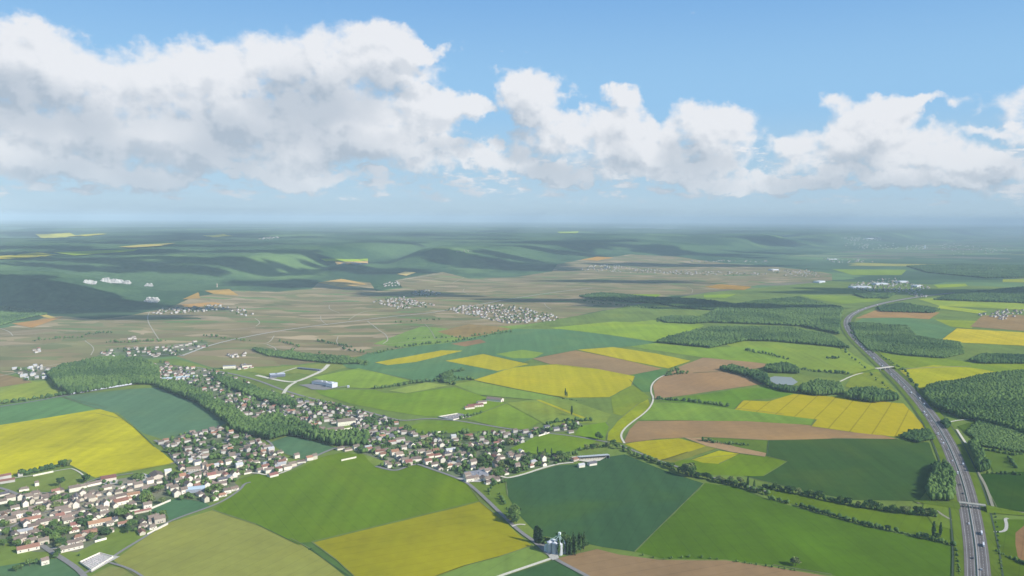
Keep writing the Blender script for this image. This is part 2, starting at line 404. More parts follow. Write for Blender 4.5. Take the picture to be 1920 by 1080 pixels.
# vineyards on the lower slopes
vm = parcel_mat('vineyard', [(4, (.235, .19, .085)), (3, (.275, .215, .10)), (2.5, (.22, .20, .08)), (1.6, (.33, .25, .13)), (2, (.18, .19, .07)), (.8, (.14, .21, .06)), (1, (.40, .30, .17))], 62, .42, 2.6, .16)
VINE = [(-160,640),(0,616),(60,604),(90,592),(130,594),(180,599),(240,592),(285,583),(325,574),(360,558),(400,552),(440,545),(480,546),(520,548),(585,542),(598,530),(650,526),(695,531),(705,546),(755,540),(742,526),(790,517),(830,511),(880,523),(960,520),(1035,510),(1045,497),(1090,488),(1130,485),(1180,478),(1250,481),(1320,490),(1450,500),(1500,505),(1560,514),
        (1560,526),(1440,532),(1330,547),(1240,557),(1180,572),(1100,588),(1040,602),(960,612),(900,628),(840,642),(790,647),(700,664),(620,676),(540,686),(400,690),(330,668),(190,674),(100,694),(40,694),(0,712),(-160,726)]
sheet('vineyard', VINE, vm, off=.04)

# ------------------------------------------------------------------ fields (outline in the photograph, colour as seen)
crop('meadow', [(-200,712),(0,706),(190,678),(330,672),(400,692),(560,684),(700,664),(840,643),(960,613),(1100,589),(1180,573),(1330,548),(1560,527),(2100,545),(2300,900),(2600,3200),(-800,3200),(-400,900)], (112,142,86), blotch=.2)
crop('meadow', [(0,758),(-150,775),(-150,722),(0,706),(60,714),(95,722),(130,738)], (134,160,104))
crop('meadow', [(0,735),(60,716),(95,714),(130,732),(120,740),(0,756)], (140,166,100))
crop('ploughed_field', [(-150,705),(0,700),(50,712),(60,717),(0,726),(-150,735)], (150,138,118))
crop('wheat_field', [(-200,770),(0,760),(110,743),(200,764),(225,785),(180,775),(0,800),(-200,830)], (100,146,112))
crop('wheat_field', [(110,743),(250,729),(296,727),(330,738),(372,756),(424,793),(400,806),(312,826),(268,812),(222,774),(186,768)], (96,136,119), blotch=.05)
crop('rapeseed_field', [(-200,828),(0,797),(90,783),(187,767),(215,775),(250,800),(290,838),(328,869),(180,896),(163,889),(130,872),(0,895),(-200,930)], RAPE, second=(158,160,52), amt=.7, ang_=.9, lines=.12, spacing=40)
crop('meadow', [(-200,945),(0,916),(30,900),(130,878),(158,888),(150,906),(112,922),(70,918),(25,924),(0,930),(-200,980)], (124,149,92))
# ground of the villages: gardens and yards
vg = field_mat('garden_ground', (.115, .155, .065), .4, second=(.33, .28, .21), amt=.9, blotch=.35)
V = dict(
 near=[(-120,960),(0,932),(60,922),(130,925),(180,903),(260,893),(330,884),(352,900),(380,905),(392,945),(330,933),(276,955),(320,976),(268,1006),(225,985),(190,1012),(146,1035),(95,1034),(40,1036),(0,1010),(-120,1040)],
 east=[(300,832),(350,812),(420,803),(465,815),(512,848),(545,868),(548,880),(510,891),(455,888),(440,905),(452,915),(385,948),(352,900),(335,872)],
 mid=[(478,728),(560,748),(640,760),(705,780),(750,790),(745,822),(690,822),(655,795),(600,812),(520,800),(470,790),(440,765)],
 south=[(655,842),(690,818),(760,798),(822,812),(872,812),(884,838),(905,900),(870,900),(830,882),(780,870),(742,883),(705,876),(722,865)],
 right=[(872,812),(920,812),(1000,806),(1045,798),(1085,790),(1100,805),(1030,812),(955,842),(990,855),(1080,858),(1075,866),(1010,877),(950,894),(930,912),(885,900)],
 long=[(262,690),(300,680),(350,688),(420,700),(470,722),(490,745),(470,770),(430,770),(370,738),(300,716)],
 upper=[(178,670),(206,654),(300,652),(340,643),(388,640),(392,650),(330,668),(230,674)],
 estate=[(20,692),(60,686),(105,690),(88,712),(50,714)])
for k in V: sheet('village_ground', V[k], vg)
crop('meadow', [(0,1012),(60,1035),(90,1036),(112,1048),(60,1052),(0,1062),(-150,1080),(-150,1030)], (116,146,84))
crop('wheat_field', [(-150,1085),(0,1062),(60,1052),(108,1047),(150,1078),(160,1120),(-150,1160)], (84,126,100))
crop('meadow', [(118,1050),(150,1033),(192,1014),(226,988),(268,1000),(300,984),(268,1008),(226,1034),(205,1046),(190,1040),(150,1055),(140,1062)], (116,146,82))
crop('meadow', [(160,1085),(205,1062),(240,1066),(290,1100),(160,1130)], (128,146,92), second=(165,150,112), amt=1)
crop('wheat_field', [(276,955),(332,934),(382,941),(396,950),(320,977)], (82,126,102))
crop('wheat_field', [(506,830),(540,818),(600,830),(632,840),(600,853),(562,861),(532,850)], (88,130,110))
crop('barley_field', [(398,957),(480,984),(545,1010),(583,1030),(612,1052),(660,1085),(720,1180),(300,1180),(270,1090),(212,1052),(270,1010),(318,980)], (144, 157, 92), second=(158,162,80), amt=.5, ang_=.5, stripes=.02)
crop('wheat_field', [(398,956),(438,928),(458,912),(448,900),(482,889),(520,892),(560,879),(602,857),(640,849),(682,853),(704,876),(742,884),(780,872),(832,885),(874,904),(900,940),(584,1017),(560,1022),(480,983)], (101,137,62), ang_=2.6, blotch=.06)
crop('rapeseed_field', [(586,1018),(900,941),(950,982),(996,1022),(935,1045),(870,1062),(815,1082),(760,1130),(700,1120),(668,1085),(630,1050)], (153, 150, 38), second=(142,150,48), amt=.6, ang_=1.15, stripes=.03)
crop('meadow', [(560,1018),(586,1017),(632,1050),(668,1085),(700,1120),(715,1180),(700,1150),(652,1085),(606,1048)], (84,124,78))
crop('barley_field', [(815,1082),(870,1062),(935,1045),(998,1024),(1034,1046),(985,1064),(930,1082),(880,1110),(760,1150)], (117,151,86))
crop('wheat_field', [(935,1086),(1040,1051),(1072,1068),(1140,1110),(1180,1150),(850,1150)], (66,106,78))
crop('ploughed_field', [(1046,1047),(1120,1030),(1160,1040),(1235,1050),(1360,1051),(1450,1064),(1560,1082),(1720,1140),(1200,1160),(1100,1085)], (154,134,108), ang_=1.2, stripes=.03)
crop('wheat_field', [(880,906),(930,900),(948,902),(952,930),(968,965),(950,968),(915,935)], (106,141,80))
crop('wheat_field', [(948,900),(985,890),(1046,873),(1085,870),(1120,860),(1172,852),(1240,880),(1320,907),(1190,1035),(1130,1026),(1062,1012),(1010,1004),(975,968),(952,930)], (66, 104, 84), second=(82,114,70), amt=.6, ang_=.35, blotch=.07)
crop('wheat_field', [(1322,906),(1380,913),(1432,934),(1530,962),(1640,992),(1780,1022),(1806,1028),(1812,1100),(1830,1200),(1760,1130),(1560,1078),(1450,1060),(1360,1049),(1240,1047),(1192,1035)], (84,121,48), second=(98,138,42), amt=.6, ang_=-.12, stripes=.07)
crop('meadow', [(1430,915),(1500,928),(1600,948),(1680,960),(1755,970),(1795,990),(1800,1025),(1760,1012),(1640,985),(1540,960),(1440,932)], (98, 130, 56), second=(114,138,56), amt=.8)
crop('wheat_field', [(1395,893),(1432,893),(1476,866),(1438,855),(1442,826),(1560,822),(1682,824),(1742,830),(1765,885),(1742,912),(1722,940),(1600,938),(1500,920)], (68, 102, 76), blotch=.06, ang_=.1)
crop('barley_field', [(1240,862),(1300,862),(1387,852),(1436,856),(1476,866),(1432,893),(1395,893),(1320,890)], (106,140,66))
crop('rapeseed_field', [(1172,833),(1200,827),(1272,822),(1326,836),(1290,848),(1240,864),(1218,856)], (168, 162, 38), second=(150,140,88), amt=.7, ang_=.9)
crop('ploughed_field', [(1240,864),(1290,848),(1326,836),(1345,842),(1300,856),(1262,868)], (134,142,84), stripes=.08)
crop('rapeseed_field', [(1297,862),(1348,845),(1388,851),(1366,862),(1348,870),(1318,868)], (168,168,56), second=(140,152,70), amt=.7)
crop('ploughed_field', [(1282,821),(1318,821),(1437,850),(1434,857),(1376,849),(1322,836)], (172,150,124))
crop('meadow', [(1320,821),(1360,818),(1430,822),(1440,826),(1437,850),(1380,838)], (96,128,78))
crop('ploughed_field', [(1168,832),(1180,806),(1196,790),(1300,789),(1400,790),(1500,796),(1560,802),(1640,812),(1684,824),(1560,823),(1440,826),(1318,820),(1240,823)], (160,139,114), ang_=1.3, stripes=.03)
crop('barley_field', [(1198,788),(1216,768),(1224,755),(1300,756),(1380,766),(1470,777),(1526,786),(1520,797),(1400,790),(1300,789)], (120,158,90))
crop('wheat_field', [(1230,752),(1300,742),(1372,731),(1440,726),(1482,735),(1490,741),(1440,748),(1392,752),(1378,768),(1300,757)], (103,145,82))
crop('rapeseed_field', [(1377,768),(1394,751),(1440,753),(1488,739),(1560,744),(1694,757),(1716,780),(1737,803),(1700,812),(1688,820),(1600,811),(1521,800),(1532,787),(1450,777)], (176,166,16), ang_=.55, stripes=.05, spacing=48, blotch=.05, lines=.32)
crop('ploughed_field', [(1228,748),(1224,722),(1240,706),(1300,699),(1366,695),(1400,706),(1442,719),(1362,730),(1272,743)], (163,142,122), stripes=.02)
crop('ploughed_field', [(1264,691),(1318,671),(1370,674),(1442,683),(1432,690),(1372,696),(1300,700),(1250,705)], (164,145,126), stripes=.02)
crop('wheat_field', [(1180,712),(1195,700),(1242,692),(1254,692),(1246,704),(1226,714),(1222,735),(1205,735),(1190,722)], (92,136,102))
crop('meadow', [(1146,745),(1186,723),(1206,735),(1218,745),(1214,758),(1180,783),(1150,776)], (122,150,84), second=(152,162,70), amt=.7)
crop('rapeseed_field', [(1138,826),(1140,812),(1160,788),(1196,758),(1216,748),(1220,762),(1196,785),(1170,806),(1163,818),(1168,832)], (150,160,62), second=(124,150,76), amt=.9)
crop('barley_field', [(1030,615),(1150,603),(1322,611),(1276,628),(1232,643),(1120,628)], (138,174,100))
crop('barley_field', [(1170,606),(1240,599),(1300,592),(1350,588),(1345,596),(1300,604),(1322,611)], (136,170,108))
crop('wheat_field', [(640,682),(692,662),(820,644),(960,617),(1050,617),(1140,628),(1240,643),(1160,652),(1080,657),(1000,672),(962,690),(890,712),(800,717),(770,712),(700,697),(650,690)], (97,140,117), blotch=.06)
crop('meadow', [(700,645),(790,612),(860,618),(940,612),(1020,606),(940,622),(840,643),(760,652)], (124,160,110))
crop('ploughed_field', [(820,622),(880,608),(930,612),(960,617),(900,630),(860,634)], (152,140,116))
crop('meadow', [(930,664),(980,656),(1020,662),(1000,672),(962,672)], (130,165,100))
crop('ploughed_field', [(845,645),(900,636),(912,642),(872,650)], (152,132,118))
crop('ploughed_field', [(998,673),(1078,657),(1160,673),(1242,692),(1196,701),(1172,704),(1100,691),(1030,683)], (158,142,122), stripes=.02)
crop('rapeseed_field', [(1082,656),(1150,651),(1230,663),(1296,677),(1254,691),(1170,675)], (178, 172, 30), blotch=.04)
crop('rapeseed_field', [(702,680),(828,657),(868,658),(780,679),(726,685)], (178, 171, 40), blotch=.04)
crop('rapeseed_field', [(834,677),(906,664),(992,683),(932,696)], (177, 171, 40), blotch=.04)
crop('rapeseed_field', [(888,713),(958,690),(1042,683),(1120,692),(1191,706),(1184,723),(1142,745),(1056,746),(960,728)], (175, 171, 30), blotch=.05, ang_=1.0)
crop('barley_field', [(587,708),(640,697),(672,691),(702,697),(770,714),(738,721),(690,729),(640,726)], (134,170,94))
crop('wheat_field', [(590,731),(700,731),(722,737),(762,738),(850,726),(902,742),(948,756),(908,772),(872,780),(800,781),(742,773),(655,757),(602,741)], (120,156,80), second=(108,150,80), amt=.5)
crop('barley_field', [(728,733),(800,717),(842,723),(762,738)], (140,170,104))
crop('barley_field', [(850,721),(888,714),(960,729),(1056,747),(1000,750),(900,741)], (126,162,98))
crop('wheat_field', [(908,773),(950,757),(1012,792),(985,806),(930,800),(872,786)], (122,158,82))
crop('meadow', [(950,756),(1000,750),(1056,747),(1146,777),(1136,794),(1080,794),(1030,800),(1012,790)], (128,158,94), second=(150,164,80), amt=.5)
crop('rapeseed_field', [(1003,750),(1012,750),(1078,776),(1100,784),(1088,784)], (166,168,68))
crop('wheat_field', [(1086,800),(1136,792),(1142,800),(1132,826),(1078,816)], (114,155,74))
crop('wheat_field', [(955,842),(1002,820),(1032,813),(1124,824),(1102,838),(1050,854),(985,850)], (112,150,74))
crop('wheat_field', [(762,802),(800,789),(860,790),(930,800),(912,808),(850,812),(790,816)], (112,148,78))
crop('meadow', [(420,690),(500,690),(600,683),(640,682),(650,690),(590,705),(560,700),(500,703)], (130,152,104))
crop('meadow', [(1350,640),(1430,633),(1500,640),(1582,650),(1602,667),(1642,692),(1590,702),(1500,690),(1442,662),(1380,655)], (132,162,100))
crop('meadow', [(1180,650),(1232,643),(1300,650),(1440,652),(1500,690),(1440,682),(1320,671)], (128,164,98))
crop('meadow', [(1600,700),(1645,695),(1690,745),(1640,742),(1585,725)], (128,152,90))
crop('meadow', [(1628,660),(1680,663),(1770,672),(1830,682),(1990,682),(1990,702),(1850,707),(1720,692),(1660,690)], (126,156,92))
crop('rapeseed_field', [(1684,696),(1750,685),(1822,690),(1882,700),(1800,713),(1738,731),(1712,727)], (166,170,76))
crop('barley_field', [(1735,599),(1832,602),(1822,616),(1766,611)], (142,168,98))
crop('wheat_field', [(1628,592),(1750,598),(1792,617),(1762,640),(1700,637),(1640,630),(1600,606)], (104,143,124))
crop('rapeseed_field', [(1760,641),(1794,616),(1990,628),(1990,652),(1850,645)], (192,180,66))
crop('ploughed_field', [(1818,613),(1842,592),(1902,590),(1990,600),(1990,626)], (156,142,128))
crop('ploughed_field', [(1604,597),(1642,582),(1762,586),(1742,599),(1700,596),(1650,596)], (168,146,126))
crop('barley_field', [(1722,561),(1782,556),(1990,577),(1990,584),(1762,574)], (146,174,118))
crop('barley_field', [(1762,573),(1852,584),(1832,588),(1758,578)], (160,184,112))
crop('meadow', [(1500,553),(1660,556),(1640,566),(1580,570),(1520,560)], (128,160,116))
crop('barley_field', [(1130,552),(1240,552),(1230,560),(1160,562)], (134,170,100))
crop('barley_field', [(1320,553),(1380,552),(1360,559),(1320,558)], (136,172,100))
crop('ploughed_field', [(1320,538),(1350,533),(1410,538),(1395,544),(1350,542)], (170,148,120))
crop('wheat_field', [(1836,890),(1920,885),(2000,884),(2020,975),(1930,962),(1870,953),(1850,915)], (58, 93, 64))
crop('meadow', [(1842,842),(1920,852),(2000,860),(2000,884),(1862,886)], (92,124,80))
crop('meadow', [(1795,800),(1830,790),(1920,812),(2000,830),(2000,860),(1840,838)], (84,116,72))
crop('meadow', [(1858,975),(1930,975),(2020,985),(2060,1200),(1875,1200)], (87, 121, 58), blotch=.2)
crop('ploughed_field', [(1904,1000),(1922,985),(2020,1000),(2040,1080),(1925,1062),(1908,1045)], (146,122,100))
crop('meadow', [(1735,930),(1795,946),(1808,1000),(1750,985),(1730,955)], (110,140,76))
# far patches on the plateau and in the plain
for poly, rgb, nm in (([(-60,489),(0,481),(70,474),(106,479),(50,485)], (196,192,108), 'rapeseed_field'), ([(66,440),(130,438),(200,440),(160,444)], (190,196,140), 'rapeseed_field'),
   ([(380,443),(420,441),(440,444),(400,446)], (196,198,140), 'rapeseed_field'), ([(222,464),(262,460),(330,457),(300,462),(250,465)], (182,184,150), 'meadow'),
   ([(100,474),(260,468),(250,472),(140,480)], (142,176,120), 'meadow'), ([(600,486),(690,486),(690,490),(610,491)], (148,182,116), 'meadow'),
   ([(1045,436),(1085,435),(1080,439),(1050,439)], (160,190,130), 'meadow'), ([(1560,505),(1700,506),(1690,516),(1600,516)], (134,166,120), 'barley_field'),
   ([(1760,502),(1920,503),(1920,506),(1790,507)], (150,174,124), 'barley_field'), ([(1750,534),(1810,532),(1815,537),(1760,540)], (150,178,112), 'rapeseed_field'),
   ([(1880,524),(1990,522),(1990,531),(1880,529)], (160,176,110), 'rapeseed_field'), ([(340,572),(400,567),(420,571),(350,578)], (188,160,130), 'vineyard'),
   ([(342,562),(372,549),(376,560)], (180,158,126), 'vineyard'), ([(384,546),(430,543),(448,555),(400,552)], (182,162,130), 'vineyard'),
   ([(596,531),(640,524),(690,534),(640,540)], (196,174,140), 'vineyard'), ([(628,492),(690,490),(690,496),(650,497)], (214,190,160), 'quarry_floor'),
   ([(745,515),(760,510),(780,512),(762,518)], (196,190,160), 'quarry_floor'), ([(1090,488),(1120,482),(1150,484),(1120,490)], (186,160,138), 'vineyard'),
   ([(56,584),(80,588),(108,597),(95,598),(60,588)], (196,188,140), 'meadow'), ([(22,607),(60,602),(120,594),(60,615)], (180,150,122), 'vineyard')):
    crop(nm, poly, rgb)

MARGINS = list(MARG)
# ------------------------------------------------------------------ roads
def strip(name, pts, w, mat, off=1.25, kind='structure', label=None, world=False, smooth=2, cat=None):
    q = [Vector(p) for p in pts] if world else [P3(*p) for p in pts]
    for _ in range(smooth):
        r = [q[0]]
        for a, b in zip(q, q[1:]): r += [a*.75+b*.25, a*.25+b*.75]
        q = r+[q[-1]]
    vs, fs = [], []
    for i, p in enumerate(q):
        t = (q[min(i+1, len(q)-1)]-q[max(i-1, 0)]); t.z = 0; t.normalize(); n = Vector((-t.y, t.x, 0))*w/2
        for s in (-1, 1):
            c = p+n*s; h = Hs(c.x, c.y) if c.y > 3300 else 0
            vs.append((c.x, c.y, h+off+(max(0, c.y-3300)*.0016 if h > .5 else 0)))
        if i: k = 2*i; fs.append((k-2, k-1, k+1, k))
    me = mesh(name, vs, fs)
    bm = bmesh.new(); bm.from_mesh(me); bmesh.ops.recalc_face_normals(bm, faces=bm.faces[:])
    for f in bm.faces:
        if f.normal.z < 0: f.normal_flip()
    bm.to_mesh(me); bm.free()
    return tag(link(name, me, mat), label, cat, None, kind), q
M_MARG = [plain('margin_grass_%s' % k_, c_, 1, .05, .25, .05) for k_, c_ in (('dark', (.07, .12, .045)), ('pale', (.17, .20, .08)))]
for a_, b_ in MARGINS: strip('field_margin', [a_, a_.lerp(b_, .5), b_], random.uniform(1., 2.4), random.choice(M_MARG+M_MARG[1:]), off=1.1, world=True, smooth=0)
M_LANE = plain('lane_asphalt', (.25, .235, .215), .9); M_CHALK = plain('chalk_track', (.66, .61, .48), 1, .05)
M_TRACK = plain('earth_track', (.30, .28, .20), 1, .05); M_VTRK = plain('vineyard_track', (.47, .42, .31), 1, .05); M_CONC = plain('pale_concrete', (.5, .47, .4), .9)
LANES = [
 ([(-60,905),(0,915),(30,926),(55,940),(75,950)],7,M_LANE),
 ([(-60,995),(0,992),(15,990),(40,1004),(75,1020),(90,1032),(115,1047),(135,1060),(155,1076),(165,1095)],8,M_LANE),
 ([(470,905),(458,908),(452,918),(425,937),(395,951),(345,968),(310,982),(270,1009),(228,1034),(206,1050),(180,1064),(156,1078)],5,M_LANE),
 ([(206,1056),(240,1066),(262,1078),(290,1100)],4,M_LANE),
 ([(290,826),(305,834),(318,850),(330,866),(345,880),(368,893),(400,893)],7,M_LANE),
 ([(455,889),(480,887),(500,892),(522,890),(545,881)],5,M_CHALK),
 ([(400,900),(430,893),(455,889)],6,M_LANE),
 ([(545,880),(570,868),(600,852),(630,840),(664,836),(700,834),(740,831),(790,831),(830,836),(880,833),(910,826),(960,815),(1005,812)],7,M_LANE),
 ([(500,826),(512,835),(512,850)],5,M_LANE),
 ([(705,875),(722,880),(742,884),(760,877),(781,870),(800,877),(832,888),(870,902),(888,915),(920,945),(945,970),(975,998),(1003,1017),(1035,1046),(1072,1066),(1110,1086),(1150,1115)],7,M_LANE),
 ([(1038,1047),(1000,1060),(935,1082),(890,1100)],6,M_CHALK),
 ([(925,888),(945,896),(955,897),(985,889.5),(1012,880),(1046,870.5),(1075,868)],6.5,M_CHALK),
 ([(1000,811),(1060,816),(1120,826),(1160,834),(1200,851),(1262,874),(1330,895),(1400,911),(1436,922)],6,M_LANE),
 ([(700,776),(735,786),(760,790),(800,785),(850,788),(905,797),(960,806),(1005,812)],8,M_LANE),
 ([(360,688),(420,698),(480,712),(530,732),(580,747),(640,760),(700,776)],9,M_LANE),
 ([(1252,702),(1236,708),(1222,720),(1220,736),(1226,747),(1221,762),(1208,776),(1188,790),(1170,805),(1163,818),(1171,832)],4.6,M_CHALK),
 ([(340,668),(400,645),(480,628),(560,615),(660,603),(740,593),(800,588),(880,575),(960,560),(1040,548),(1110,540)],10,M_CONC),
 ([(178,672),(260,668),(330,664),(345,668)],8,M_LANE),
 ([(481,704),(505,710),(535,716),(555,717),(582,706),(606,695),(616,684)],14,M_CHALK),
 ([(505,705),(530,698),(556,690)],7,M_CHALK),([(556,690),(575,693),(600,697)],6,M_CONC),
 ([(555,717),(542,724),(533,735),(528,748)],10,M_CHALK),([(562,722),(590,730),(620,729),(652,724)],7,M_LANE),
 ([(654,600),(672,588),(690,583),(720,582)],7,M_CHALK),([(688,602),(702,612),(712,621),(722,626),(729,638),(718,645)],7,M_CHALK),
 ([(478,597),(489,605),(480,612)],7,M_CHALK),([(514,630),(508,640),(498,645),(480,646)],7,M_CHALK),([(500,646),(516,652),(519,660)],7,M_CHALK),
 ([(-40,640),(0,630),(60,626),(150,622),(210,618)],7,M_CHALK),([(0,616),(18,622),(24,630)],6,M_CHALK),([(-40,712),(0,706),(60,692),(130,680)],8,M_CHALK),
 ([(280,585),(275,600),(290,625),(300,640)],6,M_CHALK),([(640,567),(690,565),(720,562)],7,M_CHALK),([(600,569),(640,567)],5,M_CHALK),
 ([(740,528),(790,520),(830,514)],7,M_CHALK),([(770,532),(830,522)],6,M_CHALK),([(840,535),(870,522)],6,M_CHALK),
 ([(740,578),(800,577)],7,M_CHALK),([(760,577),(800,573),(830,570)],6,M_CHALK),
 ([(350,500),(353,500)],3,M_CHALK),
 ([(1575,716),(1600,704),(1625,698),(1648,694)],6,M_CHALK),([(1672,692),(1720,691),(1760,689),(1820,687)],6,M_TRACK),
 ([(1720,944),(1750,941),(1800,949)],7,M_TRACK),([(1848,954),(1880,958),(1930,964),(2010,975)],7,M_TRACK),
 ([(1833,886),(1845,905),(1855,930),(1862,953)],5,M_TRACK),([(1752,828),(1760,850),(1769,871)],5,M_TRACK),
 ([(1794,806),(1803,820),(1811,832)],5,M_CHALK),([(1780,792),(1800,788),(1835,787)],5,M_CHALK),
 ([(1845,995),(1862,999),(1885,998),(1888,985),(1884,974),(1890,973)],5,M_CONC),
 ([(1755,958),(1775,972),(1800,982),(1812,982)],5,M_TRACK),([(960,988),(972,984),(985,985)],4,M_CHALK),
 ([(30,932),(60,925),(100,925),(150,915),(170,900),(250,888)],4,M_LANE),
 ([(75,950),(105,952),(135,944),(165,940),(215,925),(260,915),(330,905),(360,893)],6,M_LANE),
 ([(20,990),(60,968),(110,955),(140,960),(170,955),(220,965),(250,960)],5,M_LANE),([(140,945),(160,960),(175,985),(185,1010),(130,1020),(90,1032)],5,M_LANE),
 ([(320,870),(370,862),(430,858),(500,862)],5,M_LANE),([(345,880),(400,878),(460,872),(530,875)],5,M_LANE),([(340,845),(400,835),(450,825),(490,845)],5,M_LANE),
 ([(700,800),(690,790),(640,770),(560,760)],5,M_LANE),([(660,790),(690,812),(720,830)],6,M_LANE),([(830,836),(850,855),(870,868),(930,888)],5,M_LANE),
 ([(20,898),(60,893),(130,879),(140,881),(155,890),(157,895)],3,M_CHALK),
]
_rt = random.Random(5)
for _ in range(60):
    x = _rt.uniform(-20, 1350); y = _rt.uniform(500, 690)
    if not inpoly(x, y, VINE): continue
    if _rt.random() < .55: L_ = _rt.uniform(60, 200); dy_ = -L_*_rt.uniform(.03, .12); pts_ = [(x, y), (x+L_*.5, y+dy_*.5+_rt.uniform(-2, 2)), (x+L_, y+dy_)]
    else: L_ = _rt.uniform(12, 34)*(y-480)/150; pts_ = [(x, y), (x+L_*_rt.uniform(-.4, 1), y+L_*.5), (x+L_*_rt.uniform(.3, 1.4), y+L_)]
    if all(inpoly(a_, b_, VINE) for a_, b_ in pts_): LANES.append((pts_, 3.2, M_VTRK if _rt.random() < .7 else M_TRACK))
for _i, (p_, w_, m_) in enumerate(LANES):
    if m_ is M_CHALK and all(inpoly(*q_, VINE) for q_ in p_): LANES[_i] = (p_, 4.2, M_VTRK)
for pts, w, m in LANES:
    strip('lane' if m is not M_CHALK and m is not M_TRACK else 'track', pts, w, m, off=1.22+.006*ORDER[0]/10); ORDER[0] += 1
for poly, m in (([(246,896),(268,888),(280,892),(282,903),(272,908),(262,902),(250,902)],M_CONC),([(178,903),(192,899),(222,901),(218,908),(200,911)],M_CONC),
                ([(345,885),(375,880),(388,880),(360,888),(350,892)],M_CONC),([(1070,858),(1085,856),(1140,856),(1125,865),(1105,868),(1085,865)],M_CHALK),
                ([(155,1058),(190,1040),(225,1045),(205,1056),(172,1075)],M_CONC),([(845,858),(870,855),(880,860),(850,872)],M_CHALK),
                ([(120,1022),(140,1018),(130,1028),(95,1032)],M_CONC),([(1028,1044),(1038,1036),(1046,1040),(1048,1048),(1036,1052)],M_CONC),
                ([(855,898),(905,890),(925,895),(900,905),(880,905)],M_CONC),([(565,722),(590,720),(630,728),(610,732),(585,731)],M_LANE),([(500,712),(520,709),(512,704)],M_LANE),
                ([(1000,1008),(1020,1010),(1044,1035),(1030,1038),(1008,1020)],M_LANE)):
    sheet('yard', poly, m, off=1.5+.01*len(poly))
# motorway
MW = [(1850,2600),(1843,1500),(1838,1180),(1834,1100),(1833,1075),(1830,1030),(1824,990),(1817,950),(1806,905),(1794,870),(1779,835),(1762,805),(1742,775),(1718,745),(1690,715),(1660,688),(1632,662),(1606,638),(1592,620),(1587,606),(1592,594),(1610,583),(1640,573),(1668,566),(1720,557),(1790,549)]
MQ = [P3(*p) for p in MW]
for _ in range(3):
    r = [MQ[0]]
    for a, b in zip(MQ, MQ[1:]): r += [a*.75+b*.25, a*.25+b*.75]
    MQ = r+[MQ[-1]]
m_verge = field_mat('verge_grass', alb((108,134,78), 2000), .3, blotch=.2)
m_mway = plain('motorway_asphalt', (.185, .162, .148), .9, .12, .14, .03)
def offset_line(q, o):
    r = []
    for i, p in enumerate(q):
        t = q[min(i+1, len(q)-1)]-q[max(i-1, 0)]; t.z = 0; t.normalize(); r.append(p+Vector((t.y, -t.x, 0))*o)
    return r
strip('verge', MQ, 58, m_verge, off=1.35, world=True, smooth=0)
strip('motorway', MQ, 33, m_mway, off=1.6, world=True, smooth=0)
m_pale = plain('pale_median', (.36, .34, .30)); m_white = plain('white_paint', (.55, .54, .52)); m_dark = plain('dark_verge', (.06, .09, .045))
strip('median', MQ, 3.2, m_pale, off=1.72, world=True, smooth=0)
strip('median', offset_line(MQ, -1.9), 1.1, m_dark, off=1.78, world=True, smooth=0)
m_wear = plain('worn_asphalt', (.132, .117, .108), .9, .12, .2, .03)
for o in (-9.7, -6.1, 6.1, 9.7): strip('lane_wear', offset_line(MQ, o), 1.5, m_wear, off=1.68, world=True, smooth=0)
for o in (-12.6, 12.6, -3.4, 3.4): strip('road_marking', offset_line(MQ, o), .4, m_white, off=1.75, world=True, smooth=0)
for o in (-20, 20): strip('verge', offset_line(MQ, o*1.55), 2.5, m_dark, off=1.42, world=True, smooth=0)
# dashed lane lines
vs, fs = [], []
cum = 0
for o in (-8.0, 8.0):
    q = offset_line(MQ, o); s = 0
    for a, b in zip(q, q[1:]):
        L = (b-a).length
        if a.y > 3400: break
        n = max(1, int(L/13)); t = (b-a).normalized(); nn_ = Vector((-t.y, t.x, 0))*.16
        for i in range(n):
            c = a+t*(L*i/n); d = c+t*4; k = len(vs)
            vs += [(c+nn_)[:2]+(1.76,), (c-nn_)[:2]+(1.76,), (d-nn_)[:2]+(1.76,), (d+nn_)[:2]+(1.76,)]; fs.append((k, k+1, k+2, k+3))
tag(link('lane_dashes', mesh('lane_dashes', vs, fs), m_white), kind='structure')
mrail = plain('crash_rail_steel', (.45, .45, .45), .5)
def rail(q, label):
    vs, fs = [], []
    for i, p in enumerate(q):
        t = q[min(i+1, len(q)-1)]-q[max(i-1, 0)]; t.z = 0; t.normalize(); n = Vector((-t.y, t.x, 0))*.15
        for sx_, zz in ((-1, 1.75), (1, 1.75), (1, 2.6), (-1, 2.6)): vs.append((p.x+n.x*sx_, p.y+n.y*sx_, zz+(Hs(p.x, p.y) if p.y > 3300 else 0)))
        if i:
            a, b = 4*(i-1), 4*i
            fs += [(a+k, a+(k+1) % 4, b+(k+1) % 4, b+k) for k in range(4)]
    return tag(link('crash_barrier', mesh('crash_barrier', vs, fs), mrail), label, 'crash barrier')
rail([p for p in MQ if p.y < 6000], 'steel crash barrier running along the middle of the motorway')

